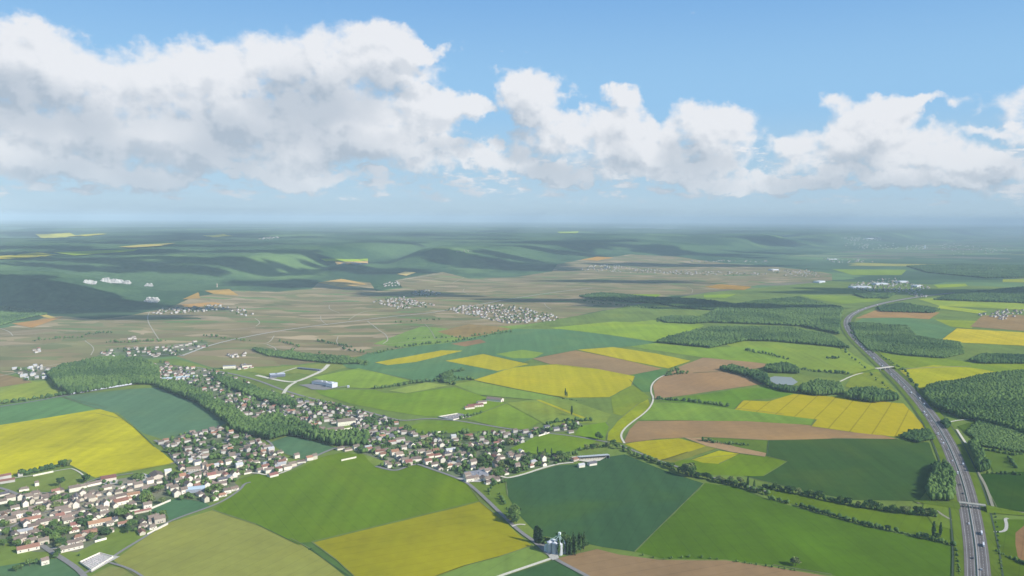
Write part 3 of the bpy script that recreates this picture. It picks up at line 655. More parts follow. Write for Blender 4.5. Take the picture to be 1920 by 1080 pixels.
# ------------------------------------------------------------------ landmarks for wording and the labels made from them
LM = [(1824,955,'the near overpass'), (1655,693,'the far overpass'), (1040,1020,'the grain silo'), (190,1052,'the bottom-left cemetery'), (857,783,'the far walled cemetery'),
 (905,760,'the long red farm sheds'), (1110,860,'the long open shed'), (1465,712,'the pond'), (635,802,'the long pale manor'), (143,948,'the near village church'),
 (367,922,'the pale blue hangar'), (203,900,'the red-roofed barn'), (605,725,'the white industrial building'), (1062,742,'the lone field poplars'), (290,895,'the large brown barn'),
 (530,790,'the white square tower'), (890,895,'the dark flat-roofed depot'), (262,961,'the long red-roofed shed'), (187,985,'the long white house'), (133,1030,'the road-fork barn'),
 (363,884,'the cream courtyard house'), (1770,910,'the copse left of the motorway'), (1840,865,'the copse right of the motorway'), (190,735,'the train'), (60,700,'the white housing estate'),
 (580,870,'the roadside house row'), (1140,835,'the lane-bend trees'), (780,870,'the corner of the green field'), (15,900,'the red sheds'), (420,895,'the red-roofed terrace'),
 (560,755,'the road by the green fields'), (745,820,'the curved village road'), (950,842,'the field-tip house'), (450,830,'the belt of trees'), (1750,1000,'the paired poplars'), (1300,880,'the small yellow patch'),
 (1060,800,'the small hamlet'), (700,835,'the park road bend'), (310,845,'the yellow-field corner lane'), (1600,955,'the long field hedge')]
_used = {}
ORD = ['nearest','second-nearest','third-nearest','fourth-nearest','fifth-nearest','sixth-nearest','seventh-nearest','eighth-nearest','ninth-nearest','tenth-nearest','eleventh-nearest','twelfth-nearest']+['%dth-nearest' % i if i % 10 not in (1, 2, 3) else '%d%s-nearest' % (i, {1: 'st', 2: 'nd', 3: 'rd'}[i % 10]) for i in range(13, 400)]
PEND = []
def later(o, desc, cat, group, px, py):
    o['category'] = cat
    if group: o['group'] = group
    PEND.append((o, desc, px, py))
def finish_labels():
    B = {}
    for o, desc, px, py in PEND:
        L = min(LM, key=lambda l: (l[0]-px)**2+((l[1]-py)*2.0)**2 if (l[0]-px)**2+(l[1]-py)**2 > 16 else 1e9)
        dx, dy = px-L[0], (py-L[1])*2.0
        w = ('right of' if dx > 0 else 'left of') if abs(dx) > abs(dy) else ('in front of' if dy > 0 else 'behind')
        B.setdefault((desc, L[2], w), []).append((dx*dx+dy*dy, o))
    for (desc, lm, w), L in B.items():
        L.sort(key=lambda q: q[0])
        for i, (_, o) in enumerate(L):
            o['label'] = ('%s %s %s' % (desc, w, lm)) if len(L) == 1 else ('%s %s, %s' % (desc, w+' '+lm, ORD[i].replace('-nearest', ' nearest')))

# ------------------------------------------------------------------ building kit
class MB:
    def __init__(s): s.v, s.f, s.m = [], [], []
    def quad(s, pts, mi=0):
        k = len(s.v); s.v += [tuple(p) for p in pts]; s.f.append(tuple(range(k, k+len(pts)))); s.m.append(mi)
    def box(s, x0, x1, y0, y1, z0, z1, mi=0, bottom=False):
        a = [(x0,y0,z0),(x1,y0,z0),(x1,y1,z0),(x0,y1,z0),(x0,y0,z1),(x1,y0,z1),(x1,y1,z1),(x0,y1,z1)]
        for q in ((0,1,5,4),(1,2,6,5),(2,3,7,6),(3,0,4,7),(4,5,6,7))+(((3,2,1,0),) if bottom else ()): s.quad([a[i] for i in q], mi)
    def cyl(s, cx, cy, r, z0, z1, n=16, r1=None, cap=True, mi=0):
        r1 = r if r1 is None else r1; A = [2*math.pi*i/n for i in range(n)]
        for i in range(n):
            a, b = A[i], A[(i+1) % n]
            s.quad([(cx+r*math.cos(a),cy+r*math.sin(a),z0),(cx+r*math.cos(b),cy+r*math.sin(b),z0),(cx+r1*math.cos(b),cy+r1*math.sin(b),z1),(cx+r1*math.cos(a),cy+r1*math.sin(a),z1)][:4 if r1 > 0 else 3], mi)
        if cap and r1 > 0: s.quad([(cx+r1*math.cos(a),cy+r1*math.sin(a),z1) for a in A], mi)
    def bar(s, a, b, w, mi=0):
        a, b = Vector(a), Vector(b); t = (b-a).normalized(); u = t.cross(Vector((0, 0, 1)))
        u = (u if u.length > .01 else Vector((1, 0, 0))).normalized()*w/2; v = t.cross(u).normalized()*w/2
        A = [a-u-v, a+u-v, a+u+v, a-u+v]; B = [b-u-v, b+u-v, b+u+v, b-u+v]
        for i in range(4): s.quad([A[i], A[(i+1) % 4], B[(i+1) % 4], B[i]], mi)
        s.quad(A[::-1], mi); s.quad(B, mi)
    def me(s, name): return mesh(name, s.v, s.f)
def empty(name, loc, rz=0.0, sc=(1, 1, 1)):
    o = bpy.data.objects.new(name, None); C.objects.link(o); o.location = loc; o.rotation_euler = (0, 0, rz); o.scale = sc
    o.empty_display_size = .5; return o
ROOFC = dict(b=(.20,.155,.125), r=(.25,.12,.09), o=(.33,.175,.11), g=(.13,.125,.14), w=(.42,.42,.42), y=(.26,.19,.145))
ROOFN = dict(b='brown-roofed', r='red-roofed', o='orange-roofed', g='slate-roofed', w='pale-roofed', y='tan-roofed')
M_ROOF = {k: per_object('roof_tiles_'+k, c, .22, .012, .85, .2) for k, c in ROOFC.items()}
M_WALL = per_object('rendered_wall', (.74, .68, .56), .12, .02); M_STONE = per_object('stone_wall', (.56, .49, .39), .12, .02)
M_WIN = plain('window_glass', (.06, .07, .09), .3, .5); M_CHIM = plain('chimney_brick', (.33, .20, .15)); M_DOOR = plain('door_paint', (.16, .10, .07))
def gable_parts(L, Wd, hw, rp, over=.35, hip=0.0):
    """wall and roof meshes of a house L by Wd with eaves at hw and ridge rp above"""
    w = MB(); x, y = L/2, Wd/2
    w.quad([(-x,-y,-.5),(x,-y,-.5),(x,-y,hw),(-x,-y,hw)]); w.quad([(x,y,-.5),(-x,y,-.5),(-x,y,hw),(x,y,hw)])
    if hip: 
        w.quad([(x,-y,-.5),(x,y,-.5),(x,y,hw),(x,-y,hw)]); w.quad([(-x,y,-.5),(-x,-y,-.5),(-x,-y,hw),(-x,y,hw)])
    else:
        w.quad([(x,-y,-.5),(x,y,-.5),(x,y,hw),(x,0,hw+rp),(x,-y,hw)]); w.quad([(-x,y,-.5),(-x,-y,-.5),(-x,-y,hw),(-x,0,hw+rp),(-x,y,hw)])
    r = MB(); X, Y, e = x+over*.8, y+over, over*rp/y; xr = X-hip; z0 = hw-e+.06; z1 = hw+rp+.06; th = .22
    for s in (-1, 1):
        r.quad([(-X,-Y*s,z0),(X,-Y*s,z0),(xr,0,z1),(-xr,0,z1)][::s]); r.quad([(-X,-Y*s,z0-th),(X,-Y*s,z0-th),(X,-Y*s,z0),(-X,-Y*s,z0)][::s])
        if hip: r.quad([(X*s,-Y*s,z0),(X*s,Y*s,z0),(xr*s,0,z1)])
        for t in (-1, 1):
            if not hip: r.quad([(X*t,-Y*s,z0-th),(X*t,-Y*s,z0),(X*t,0,z1),(X*t,0,z1-th)])
    return w, r
PROTO = {}
def house_meshes(shape, ):
    L, Wd, hw, rp, hip = dict(cot=(12,8.5,3.4,2.6,0), tall=(12,9,6,3.2,0), long=(22,8.5,3.8,2.8,0), vill=(13,10.5,3.2,2.6,3.4), barn=(26,13,5.2,3.6,0))[shape]
    w, r = gable_parts(L, Wd, hw, rp, .4, hip); c = MB(); c.box(L*.22, L*.22+.9, -.3, .55, hw+rp*.5, hw+rp+1.0)
    wins = []
    for s in (-1, 1):
        for k in range(2 if L < 20 else 3):
            q = MB(); cx = (k-(.5 if L < 20 else 1))*L*.36; yy = s*(Wd/2+.03)
            q.quad([(cx-.7,yy,1.0),(cx+.7,yy,1.0),(cx+.7,yy,2.5),(cx-.7,yy,2.5)][::-s]); wins.append(q.me('window'))
    d = MB(); yy = -Wd/2-.04; d.quad([(-.5,yy,-.1),(.5,yy,-.1),(.5,yy,2.1),(-.5,yy,2.1)])
    return dict(size=(L, Wd, hw, rp), wall=w.me('wall'), roof=r.me('roof'), chimney=c.me('chimney'), wins=wins, door=d.me('door'))
HM = {k: house_meshes(k) for k in ('cot', 'tall', 'long', 'vill', 'barn')}
for s in HM:
    HM[s]['chimney'].materials.append(M_CHIM); HM[s]['door'].materials.append(M_DOOR)
    for q in HM[s]['wins']: q.materials.append(M_WIN)
HMV = {}
for s in HM:
    for rk in ROOFC:
        a = HM[s]['roof'].copy(); a.materials.append(M_ROOF[rk]); HMV[s, 'roof', rk] = a
    for wk, wm in (('w', M_WALL), ('s', M_STONE)):
        a = HM[s]['wall'].copy(); a.materials.append(wm); HMV[s, 'wall', wk] = a
def ob(name, me, parent):
    o = bpy.data.objects.new(name, me); C.objects.link(o); o.parent = parent; return o
SN = dict(cot='small', tall='tall', long='long low', vill='hip-roofed', barn='broad')
def build_house(shape, rk, wk, loc, rz, sc, windows):
    e = empty('barn' if shape == 'barn' else 'house', loc, rz, sc)
    ob('wall', HMV[shape, 'wall', wk], e); rf = ob('roof', HMV[shape, 'roof', rk], e)
    if shape != 'barn': ob('chimney', HM[shape]['chimney'], rf)
    if windows:
        for q in HM[shape]['wins']: ob('window', q, e)
        ob('door', HM[shape]['door'], e)
    return e

# ------------------------------------------------------------------ where the houses stand
AX = R(40)
HOUSES = []   # px, py, L, W, roof, axis(0/1), shape or None
hand = """6,898,26,9,r,0;14,905,24,8,r,0;38,893,8,6,b,0;45,920,14,8,b,0;69,911,6,5,b,0;6,929,16,9,g,0;38,937,9,8,b,1;54,938,9,8,b,0;4,944,12,8,b,0;20,939,13,8,b,0;47,949,12,8,b,1;68,935,15,8,b,0
75,943,13,8,b,0;87,940,8,8,b,0;88,947,9,7,b,0;108,945,16,11,b,0;113,922,13,10,b,1;104,926,12,8,r,0;121,931,11,9,b,1;123,943,11,7,b,0;144,933,12,10,b,1;155,928,11,9,b,1;140,921,17,8,b,0;156,915,9,7,b,0
115,958,18,10,b,0;104,965,16,9,b,0;124,965,13,8,b,0;137,968,18,9,b,0;152,960,12,8,b,1;52,964,15,10,b,0;40,969,14,7,b,0;8,965,18,9,b,0;66,957,18,9,b,0;28,955,12,8,b,0;92,953,12,8,b,1;132,952,10,8,b,1
176,910,22,7,b,0;247,908,14,9,b,0;259,914,14,8,b,0;243,920,11,9,b,1;281,906,11,8,b,0;315,890,11,7,w,0;292,919,10,8,o,1;273,922,13,9,b,0;250,930,19,10,o,0;239,938,14,8,o,0;228,934,19,8,b,0;222,925,13,9,b,0
226,945,21,12,o,0;204,928,8,7,b,1;172,927,12,9,b,0;165,934,12,8,b,0;172,940,10,7,b,0;184,929,9,8,b,1;166,949,12,8,b,0;185,946,9,7,b,0;198,949,11,8,b,1;195,958,11,8,b,0;216,951,9,7,b,1;210,940,10,8,b,0
20,980,14,8,b,0;58,977,26,10,o,0;50,987,11,9,b,1;64,992,15,9,b,0;47,999,19,9,w,0;97,979,19,9,b,0;79,984,14,11,b,0;112,973,12,9,r,0;141,987,13,10,r,0;138,997,13,10,r,0;146,1010,10,8,o,0;157,1004,10,9,b,1
42,1014,14,10,b,0;60,1020,11,8,b,0;34,1020,10,7,b,0;53,1032,26,10,r,0;84,1058,9,7,b,0;125,974,13,8,y,0;231,985,14,7,r,0;168,1001,19,11,r,0;176,1002,12,9,o,0;177,976,9,7,b,1;288,977,15,9,b,0;299,980,15,9,b,0
284,981,9,7,b,0;268,989,13,6,b,0;266,1001,14,8,r,1;396,897,15,9,r,0;408,892,21,9,b,0;423,892,13,10,r,1;417,902,15,9,g,0;411,911,23,9,b,0;388,913,9,8,b,1;326,921,13,8,b,0;331,930,13,10,b,1;150,976,11,8,b,0;196,967,13,8,b,0
166,968,11,8,b,1;206,985,10,7,b,0;100,935,10,8,b,0;60,944,9,7,b,1;30,972,12,8,b,0;2,978,14,8,b,0;262,935,9,7,b,1;300,905,12,8,b,0;318,915,10,7,b,0;345,925,10,8,b,0;335,907,12,8,b,0"""
for q in hand.replace('\n', ';').split(';'):
    a = q.split(','); HOUSES.append((float(a[0]), float(a[1]), float(a[2]), float(a[3]), a[4], int(a[5]), None))
hand2 = """505,886,15,9,b,0;512,893,16,10,r,0;497,880,14,9,r,0;522,884,12,8,r,0;548,875,14,8,b,0;565,868,15,8,b,0;580,863,12,8,o,0;556,859,10,7,b,0;590,861,9,6,b,0;500,841,16,10,b,0;486,832,12,9,r,1;524,850,13,9,b,0;638,843,15,8,b,0;652,845,16,9,b,0;668,843,12,8,b,0
690,841,14,8,w,0;692,847,11,8,r,0;705,845,16,9,b,0;712,850,18,9,r,0;740,853,15,10,o,0;722,846,14,8,b,0;751,863,15,10,g,1;780,864,18,11,b,0;771,852,12,8,b,0;800,866,16,9,b,0;802,870,14,9,r,0;806,858,16,9,r,0;820,856,15,9,r,0;806,850,12,8,r,0;828,862,13,9,r,0;760,868,13,8,b,0;725,874,8,6,b,0;745,873,11,7,b,0;730,877,8,6,b,0
866,854,15,9,b,0;845,847,20,8,w,0;838,853,14,10,g,0;778,818,12,9,b,0;795,824,18,11,y,0;815,828,12,9,b,1;824,828,10,8,w,1;750,828,22,9,b,0;735,833,18,8,r,0;710,826,12,9,w,1;700,828,10,8,b,0;728,816,14,8,b,0;735,810,14,9,b,0;757,814,14,9,b,0;752,806,14,9,r,0;727,804,12,9,r,1;771,817,8,7,b,1
878,819,20,10,r,0;908,815,8,7,o,1;850,822,12,9,w,0;858,833,14,9,r,0;883,835,10,8,o,1;895,835,10,8,g,1;910,837,9,8,w,1;930,833,15,9,r,0;939,831,14,10,o,1;957,829,12,9,r,0;968,832,11,8,b,0;950,815,16,9,b,0;942,812,12,8,b,0;925,814,10,8,r,1;965,811,12,8,b,0;1001,813,14,8,r,0;1020,814,14,9,b,1;995,820,9,8,w,1;985,812,14,8,b,0;1025,804,14,10,g,0;1042,807,16,10,g,0;1058,800,10,9,r,1;1070,812,14,7,b,0;1082,796,8,7,o,1
928,858,12,9,r,1;938,860,16,9,b,0;934,866,12,9,b,0;977,848,9,8,w,1;1018,864,10,9,b,1;1000,869,14,8,w,0;996,876,9,7,r,0;961,867,12,9,b,1;970,879,9,7,b,0;947,889,13,9,b,1;952,884,8,7,b,0;932,880,10,8,b,0;880,903,14,9,b,0;890,899,14,8,b,0;876,897,12,8,b,0;930,902,12,9,b,0;915,903,13,8,b,0;1078,864,14,9,r,0;1110,872,16,9,g,0;1090,876,12,6,w,0"""
for q in hand2.replace('\n', ';').split(';'):
    a = q.split(','); HOUSES.append((float(a[0]), float(a[1]), float(a[2]), float(a[3]), a[4], int(a[5]), None))
NH = len(HOUSES)
taken = [(P3(h[0], h[1]), max(h[2], h[3])*.5) for h in HOUSES]
for lx, ly, rr in ((143,948,12),(203,900,18),(294,897,18),(262,961,9),(187,985,16),(133,1030,14),(363,884,16),(367,922,20),(635,802,45),(600,812,25),(530,790,12),(890,892,24),(582,790,14)):
    taken.append((P3(lx, ly), rr))
def fill(poly, n, gap, roofs='bbbbbbbbroggy', ax=AX, sz=(10, 15)):
    xs = [p[0] for p in poly]; ys = [p[1] for p in poly]; k = 0; t = 0
    while k < n and t < n*40:
        t += 1; x = random.uniform(min(xs), max(xs)); y = random.uniform(min(ys), max(ys))
        if not inpoly(x, y, poly): continue
        p = P3(x, y); L = random.uniform(*sz)
        if any((p-q).length < gap+r_*.7 for q, r_ in taken if abs(p.y-q.y) < 60): continue
        taken.append((p, L*.4)); HOUSES.append((x, y, L, random.uniform(7.5, 10), random.choice(roofs), random.random() < .4, None)); k += 1
fill(V['near'], 40, 7); fill(V['east'], 120, 8, 'bbbbbbrogwy'); fill(V['mid'], 170, 7.5, 'bbbbbbbbrogy'); fill(V['south'], 30, 8.5); fill(V['right'], 30, 8.5)
fill(V['long'], 85, 13); fill(V['upper'], 48, 14, 'bbbbry'); fill(V['estate'], 26, 15, 'wwwb')
fill([(268,692),(300,686),(340,692),(352,712),(300,710)], 30, 9, 'rrobb')
NEARN = len(HOUSES)
FARV = [([(282,587),(300,580),(350,578),(415,572),(420,582),(350,588),(290,590)],44,18),([(425,578),(445,575),(478,592),(450,596)],9,22),([(700,568),(712,561),(760,558),(790,567),(822,572),(800,577),(745,580)],70,17),
 ([(832,582),(860,575),(900,573),(960,573),(1000,582),(1045,594),(1050,601),(1000,605),(955,607),(900,597)],150,19),([(716,534),(745,528),(752,537),(720,539)],16,22),([(770,548),(800,545),(832,551),(800,556),(775,554)],26,22),
 ([(1085,508),(1110,498),(1140,497),(1200,505),(1300,509),(1440,513),(1440,517),(1300,517),(1150,511)],150,24),([(1290,490),(1440,489),(1440,493),(1300,493)],24,40),([(1440,505),(1530,508),(1540,520),(1460,518)],34,28),
 ([(1590,535),(1640,526),(1680,520),(1700,530),(1750,540),(1720,548),(1650,550),(1600,543)],120,24),([(1570,447),(1650,446),(1655,452),(1600,454)],40,60),([(1690,460),(1740,462),(1738,470),(1700,470)],16,60),([(1750,455),(1910,470),(1910,475),(1780,480)],50,90),
 ([(1810,595),(1900,580),(1920,582),(1920,590),(1880,600),(1830,592)],34,18),([(855,472),(882,472),(880,474),(856,474)],6,30),([(480,448),(520,444),(522,449),(490,452)],14,40),([(1690,545),(1720,560),(1740,557),(1710,545)],12,30),
 ([(1820,675),(1840,668),(1905,675),(1900,682)],9,20),([(1540,485),(1640,488),(1640,493),(1560,494)],24,60),([(160,690),(200,688),(196,694),(168,696)],5,10),([(440,690),(460,686),(475,690),(450,695)],8,14),([(425,667),(460,663),(458,668),(430,672)],7,12),
 ([(1560,457),(1680,458),(1690,468),(1600,470)],30,80),([(1780,503),(1850,500),(1900,512),(1820,514)],24,60),([(240,637),(254,632),(252,642)],5,10),([(60,657),(76,655),(76,662),(62,662)],4,8)]
for poly, n, gap in FARV: fill(poly, int(n*1.25), gap*.8, 'bbbrgwy', sz=(9, 14) if gap < 40 else (14, 30))
for i, h in enumerate(HOUSES): pass
order = sorted(range(len(HOUSES)), key=lambda i: P3(HOUSES[i][0], HOUSES[i][1]).length)
farV, farF, farM = [], [], []
ROOFI = {k: i+1 for i, k in enumerate(ROOFC)}
for rank, i in enumerate(order):
    px, py, L, Wd, rk, axf, _ = HOUSES[i]; p = P3(px, py)
    rz = AX+(math.pi/2 if axf else 0)+random.uniform(-.1, .1)
    if px > 560 and i >= 0: rz = R(30)+(math.pi/2 if axf else 0)+random.uniform(-.15, .15)
    shape = 'long' if L > 17.5 else ('barn' if Wd > 11.5 and L > 17 else random.choice(('cot', 'cot', 'tall', 'vill', 'tall')))
    if L > 20 and Wd > 10: shape = 'barn'
    sz = HM[shape]['size']; s2 = 1.12; sc = (L/sz[0]*s2, Wd/sz[1]*s2, random.uniform(.95, 1.3))
    wk = 'w' if random.random() < .75 else 's'
    if rank < 298:
        e = build_house(shape, rk, wk, (p.x, p.y, p.z+.9), rz, sc, rank < 90)
        later(e, '%s %s %s %s' % (SN[shape], ROOFN[rk], 'cream' if wk == 'w' else 'stone', 'barn' if shape == 'barn' else 'house'), 'barn' if shape == 'barn' else 'house', 'houses and barns of the villages', px, py)
    else:
        w, r_ = gable_parts(L, Wd, random.choice((3.2, 4.5, 6)), 2.8, .4, 0)
        if p.length > 15000: w, r_ = gable_parts(L, Wd*1.6, 9, 3, .4, 0)
        M = Matrix.Translation((p.x, p.y, p.z+.9+max(0, p.y-3300)*.0012))@Matrix.Rotation(rz, 4, 'Z')
        for mb, mi in ((w, 0), (r_, ROOFI[rk])):
            k = len(farV); farV += [tuple(M@Vector(q)) for q in mb.v]; farF += [tuple(j+k for j in f) for f in mb.f]; farM += [mi]*len(mb.f)
fm = mesh('village_houses', farV, farF)
tag(link('village_houses', fm, [plain('far_render', (.50, .47, .42), var=.2, sc=.02)]+[plain('far_tiles_'+k, c, var=.25, sc=.02) for k, c in ROOFC.items()]), 'mass of small pale houses of the farther villages', 'houses', None, 'stuff')
fm.polygons.foreach_set('material_index', farM)

# ------------------------------------------------------------------ single buildings
def gable_building(name, px, py, L, Wd, hw, rp, roofm, wallm, rz, label, cat, hip=0, wins=0, extra=None, door=True):
    p = P3(px, py); e = empty(name, (p.x, p.y, p.z+.9), rz); tag(e, label, cat)
    w, r_ = gable_parts(L, Wd, hw, rp, .5, hip); a = w.me('wall'); a.materials.append(wallm); ob('wall', a, e)
    b = r_.me('roof'); b.materials.append(roofm); rf = ob('roof', b, e)
    for s in (-1, 1):
        for k in range(wins):
            q = MB(); cx = (k-(wins-1)/2)*L*.86/wins; yy = s*(Wd/2+.04)
            q.quad([(cx-.7,yy,1.2),(cx+.7,yy,1.2),(cx+.7,yy,min(3, hw-.3)),(cx-.7,yy,min(3, hw-.3))][::-s]); m = q.me('window'); m.materials.append(M_WIN); ob('window', m, e)
    if door:
        q = MB(); x = L/2+.05; q.quad([(x,-1.6,-.2),(x,1.6,-.2),(x,1.6,min(3.4, hw-.3)),(x,-1.6,min(3.4, hw-.3))]); m = q.me('door'); m.materials.append(M_DOOR); ob('door', m, e)
    if extra: extra(e, rf)
    return e
RB, RR, RG, RO = M_ROOF['b'], M_ROOF['r'], M_ROOF['g'], M_ROOF['o']
gable_building('barn', 203, 901, 26, 17, 6, 4, RR, M_STONE, R(35), 'broad red-roofed barn with shaded side at the yellow field edge', 'barn')
gable_building('barn', 294, 896, 30, 22, 6, 4.5, RB, M_STONE, R(125), 'large reddish-brown roofed barn behind the sandy yard by the yellow field', 'barn')
gable_building('shed', 262, 962, 36, 6, 3, 1.6, RR, M_STONE, R(38), 'long narrow red-roofed shed at the end of the cream wall', 'shed')
gable_building('farmhouse', 187, 984, 34, 11, 5, 3.6, RO, M_WALL, R(38), 'long white house with orange-red tiles and many windows', 'house', wins=7)
gable_building('barn', 133, 1031, 32, 10, 4.5, 3, RB, M_WALL, R(40), 'long brown-roofed barn with white wall by the bottom-left road fork', 'barn', wins=4)
gable_building('manor_house', 620, 811, 62, 10, 6, 5, RB, M_WALL, R(27), 'long cream manor wing with dark roof facing the clipped garden', 'manor', wins=12)
gable_building('manor_house', 649, 797, 44, 13, 10, 6, RB, M_WALL, R(27), 'tall cream main block of the manor with steep dark roof', 'manor', wins=8)
gable_building('manor_house', 582, 795, 30, 11, 9, 7, RG, M_STONE, R(110), 'steep slate-roofed hall with bright gable left of the long manor wing', 'manor', wins=4)
gable_building('courtyard_house', 363, 883, 26, 10, 5, 3, M_ROOF['y'], M_STONE, R(20), 'cream courtyard house beside the lane fork above the green field', 'house', wins=5)
gable_building('farm_shed', 891, 763, 44, 13, 5, 3.2, RR, M_WALL, R(25), 'long red-roofed farm shed with white wall amid green fields', 'barn', wins=6)
gable_building('farm_shed', 880, 767, 26, 10, 5, 3, RR, M_WALL, R(25), 'shorter red-roofed farm building left of the long sheds', 'barn')
gable_building('farm_shed', 928, 752, 46, 18, 6, 4, RB, M_WALL, R(-25), 'rightmost of the red farm sheds with a brownish roof', 'barn')
gable_building('farm_shed', 903, 757, 26, 12, 5, 3, RB, M_WALL, R(25), 'brown-roofed farm shed between the two long farm buildings', 'barn')
M_BLUE = plain('pale_blue_sheet_roof', (.50, .60, .66), .5, .4, .05)
gable_building('hangar', 367, 921, 32, 19, 6, 2, M_BLUE, plain('grey_cladding', (.3, .33, .38)), R(20), 'pale blue metal hangar in the trees by the dark green field', 'hangar')
gable_building('warehouse', 336, 711, 96, 12, 6, 1.5, M_BLUE, plain('grey_cladding_b', (.45, .48, .52)), R(24), 'long thin pale blue roofed warehouse in the far village', 'warehouse')
# churches
def tower(cx, w, h, sp):
    def f(e, rf):
        t = MB(); t.box(cx-w/2, cx+w/2, -w/2, w/2, -.5, h); m = t.me('tower'); m.materials.append(M_WALL); tw = ob('tower', m, e)
        s = MB(); s.cyl(cx, 0, w*.78, h, h+sp, 4, 0); m = s.me('spire'); m.materials.append(RG); o = ob('spire', m, tw); 
    return f
gable_building('church', 143, 950, 20, 10, 7, 5, RB, M_WALL, R(118), 'tall white-gabled church in the middle of the near village', 'church', extra=tower(12, 5.5, 13, 9), wins=3)
gable_building('church', 528, 790, 26, 11, 10, 5, RB, M_WALL, R(150), 'tall white-ended church block rising beside the park trees', 'church', extra=tower(-11, 8, 17, 5), wins=4)
gable_building('church', 1135, 504, 40, 14, 14, 7, RG, M_WALL, R(30), 'church standing out among the far white village', 'church', extra=tower(22, 10, 32, 14))
# depot, industry
def flat_building(name, px, py, L, Wd, h, rz, wm, rm, label, cat, bits=()):
    p = P3(px, py); e = empty(name, (p.x, p.y, p.z+1.2), rz); tag(e, label, cat)
    b = MB(); x, y = L/2, Wd/2
    for q in (((-x,-y),(x,-y)),((x,-y),(x,y)),((x,y),(-x,y)),((-x,y),(-x,-y))):
        (a, c), (d, g_) = q; b.quad([(a,c,-.5),(d,g_,-.5),(d,g_,h),(a,c,h)])
    m = b.me('wall'); m.materials.append(wm); ob('wall', m, e)
    r_ = MB(); r_.box(-x-.15, x+.15, -y-.15, y+.15, h+.02, h+.6); m = r_.me('roof'); m.materials.append(rm); rf = ob('roof', m, e)
    w = MB(); w.quad([(-x*.8,-y-.05,1),(x*.8,-y-.05,1),(x*.8,-y-.05,2.6),(-x*.8,-y-.05,2.6)]); m = w.me('window'); m.materials.append(M_WIN); ob('window', m, e)
    for k in bits:
        u = MB(); u.box(*k[:4], h+.62, h+.6+k[4]); m = u.me('roof_unit'); m.materials.append(wm); ob('roof_unit', m, rf)
    return e
M_IND = plain('white_cladding', (.62, .64, .68), .5, .4); M_DK = plain('dark_cladding', (.16, .18, .24), .5, .4); M_GR = plain('grey_membrane', (.28, .28, .30))
flat_building('depot', 893, 893, 40, 30, 5, R(24), M_GR, M_GR, 'dark flat-roofed depot at the lower edge of the village', 'depot', ((-12,-6,-4,4,1.2),(4,10,-6,0,1.2)))
flat_building('factory', 607, 722, 70, 26, 9, R(-28), M_IND, M_GR, 'long grey-roofed industrial hall beside the white cube building', 'factory', ((-10,-4,-4,2,2),(5,12,-3,3,2)))
flat_building('factory', 622, 726, 24, 24, 12, R(-28), M_IND, M_IND, 'bright white cube-shaped building by the green field', 'factory', ((-5,5,-5,5,2),))
flat_building('factory', 520, 706, 46, 22, 8, R(24), M_DK, M_IND, 'blue-grey industrial building inside the chalk road loop', 'factory', ((-6,0,-4,2,1.5),))
flat_building('greenhouse', 580, 694, 90, 10, 4, R(-24), M_DK, M_DK, 'long low dark building along the chalk road loop', 'shed')
flat_building('winery', 430, 691, 40, 18, 8, R(20), M_WALL, M_GR, 'white winery block beside the vineyard road', 'winery')
flat_building('winery', 463, 690, 30, 16, 9, R(20), M_WALL, M_ROOF['b'], 'white and brown winery right of the larger winery block', 'winery')
flat_building('water_tower', 653, 727, 6, 6, 5, 0, M_IND, M_IND, 'small white hut at the end of the service road in the green field', 'hut')
for k, (x, y, L, W_) in enumerate([(1612,540,150,60),(1650,534,120,50),(1690,530,110,50),(1718,538,90,45),(1560,487,120,40),(1450,507,90,50),(1630,448,260,70),(1536,530,120,50)]):
    flat_building('warehouse', x, y, L, W_, 12, R(10+11*k % 40), M_IND, M_IND, 'white warehouse roof in the far plain, %s of eight from the left' % ('third','fourth','sixth','seventh','second','first','fifth','last')[k] if False else
      ['large white warehouse at the left edge of the far town by the motorway','white warehouse in the middle of the far town','pale warehouse at the upper edge of the far town','pale warehouse at the right edge of the far town','white warehouse between the far town and the hills','white shed at the end of the far village ribbon','huge pale sheds near the horizon on the right','long pale hall between the village ribbon and the far town'][k], 'warehouse')
# open shed: posts, roof, back wall
p = P3(1113, 860); e = empty('open_shed', (p.x, p.y, 1.2), R(14)); tag(e, 'long open-fronted shed with pale metal roof behind a sandy yard', 'shed')
r_ = MB(); r_.quad([(-34,-7.5,6.6),(34,-7.5,6.6),(34,8.5,4.6),(-34,8.5,4.6)]); r_.quad([(-34,-7.5,6.3),(-34,8.5,4.3),(34,8.5,4.3),(34,-7.5,6.3)]); r_.quad([(-34,-7.5,6.3),(34,-7.5,6.3),(34,-7.5,6.6),(-34,-7.5,6.6)])
m = r_.me('roof'); m.materials.append(plain('pale_sheet_roof', (.56, .58, .58), .5)); ob('roof', m, e)
b = MB(); b.box(-33, 33, 7.6, 8, -1, 4.2); b.box(-33, -32.6, -7, 7.6, -1, 4.2); b.box(32.6, 33, -7, 7.6, -1, 4.2); m = b.me('wall'); m.materials.append(M_DK); ob('wall', m, e)
for k in range(12):
    q = MB(); x = -32+k*64/11; q.box(x-.25, x+.25, -7.3, -6.8, -1, 6.25); m = q.me('post'); m.materials.append(M_DK); ob('post', m, e)
# monument on the far vineyard slope and masts
M_MONO = plain('pale_tower_stone', (.5, .4, .32))
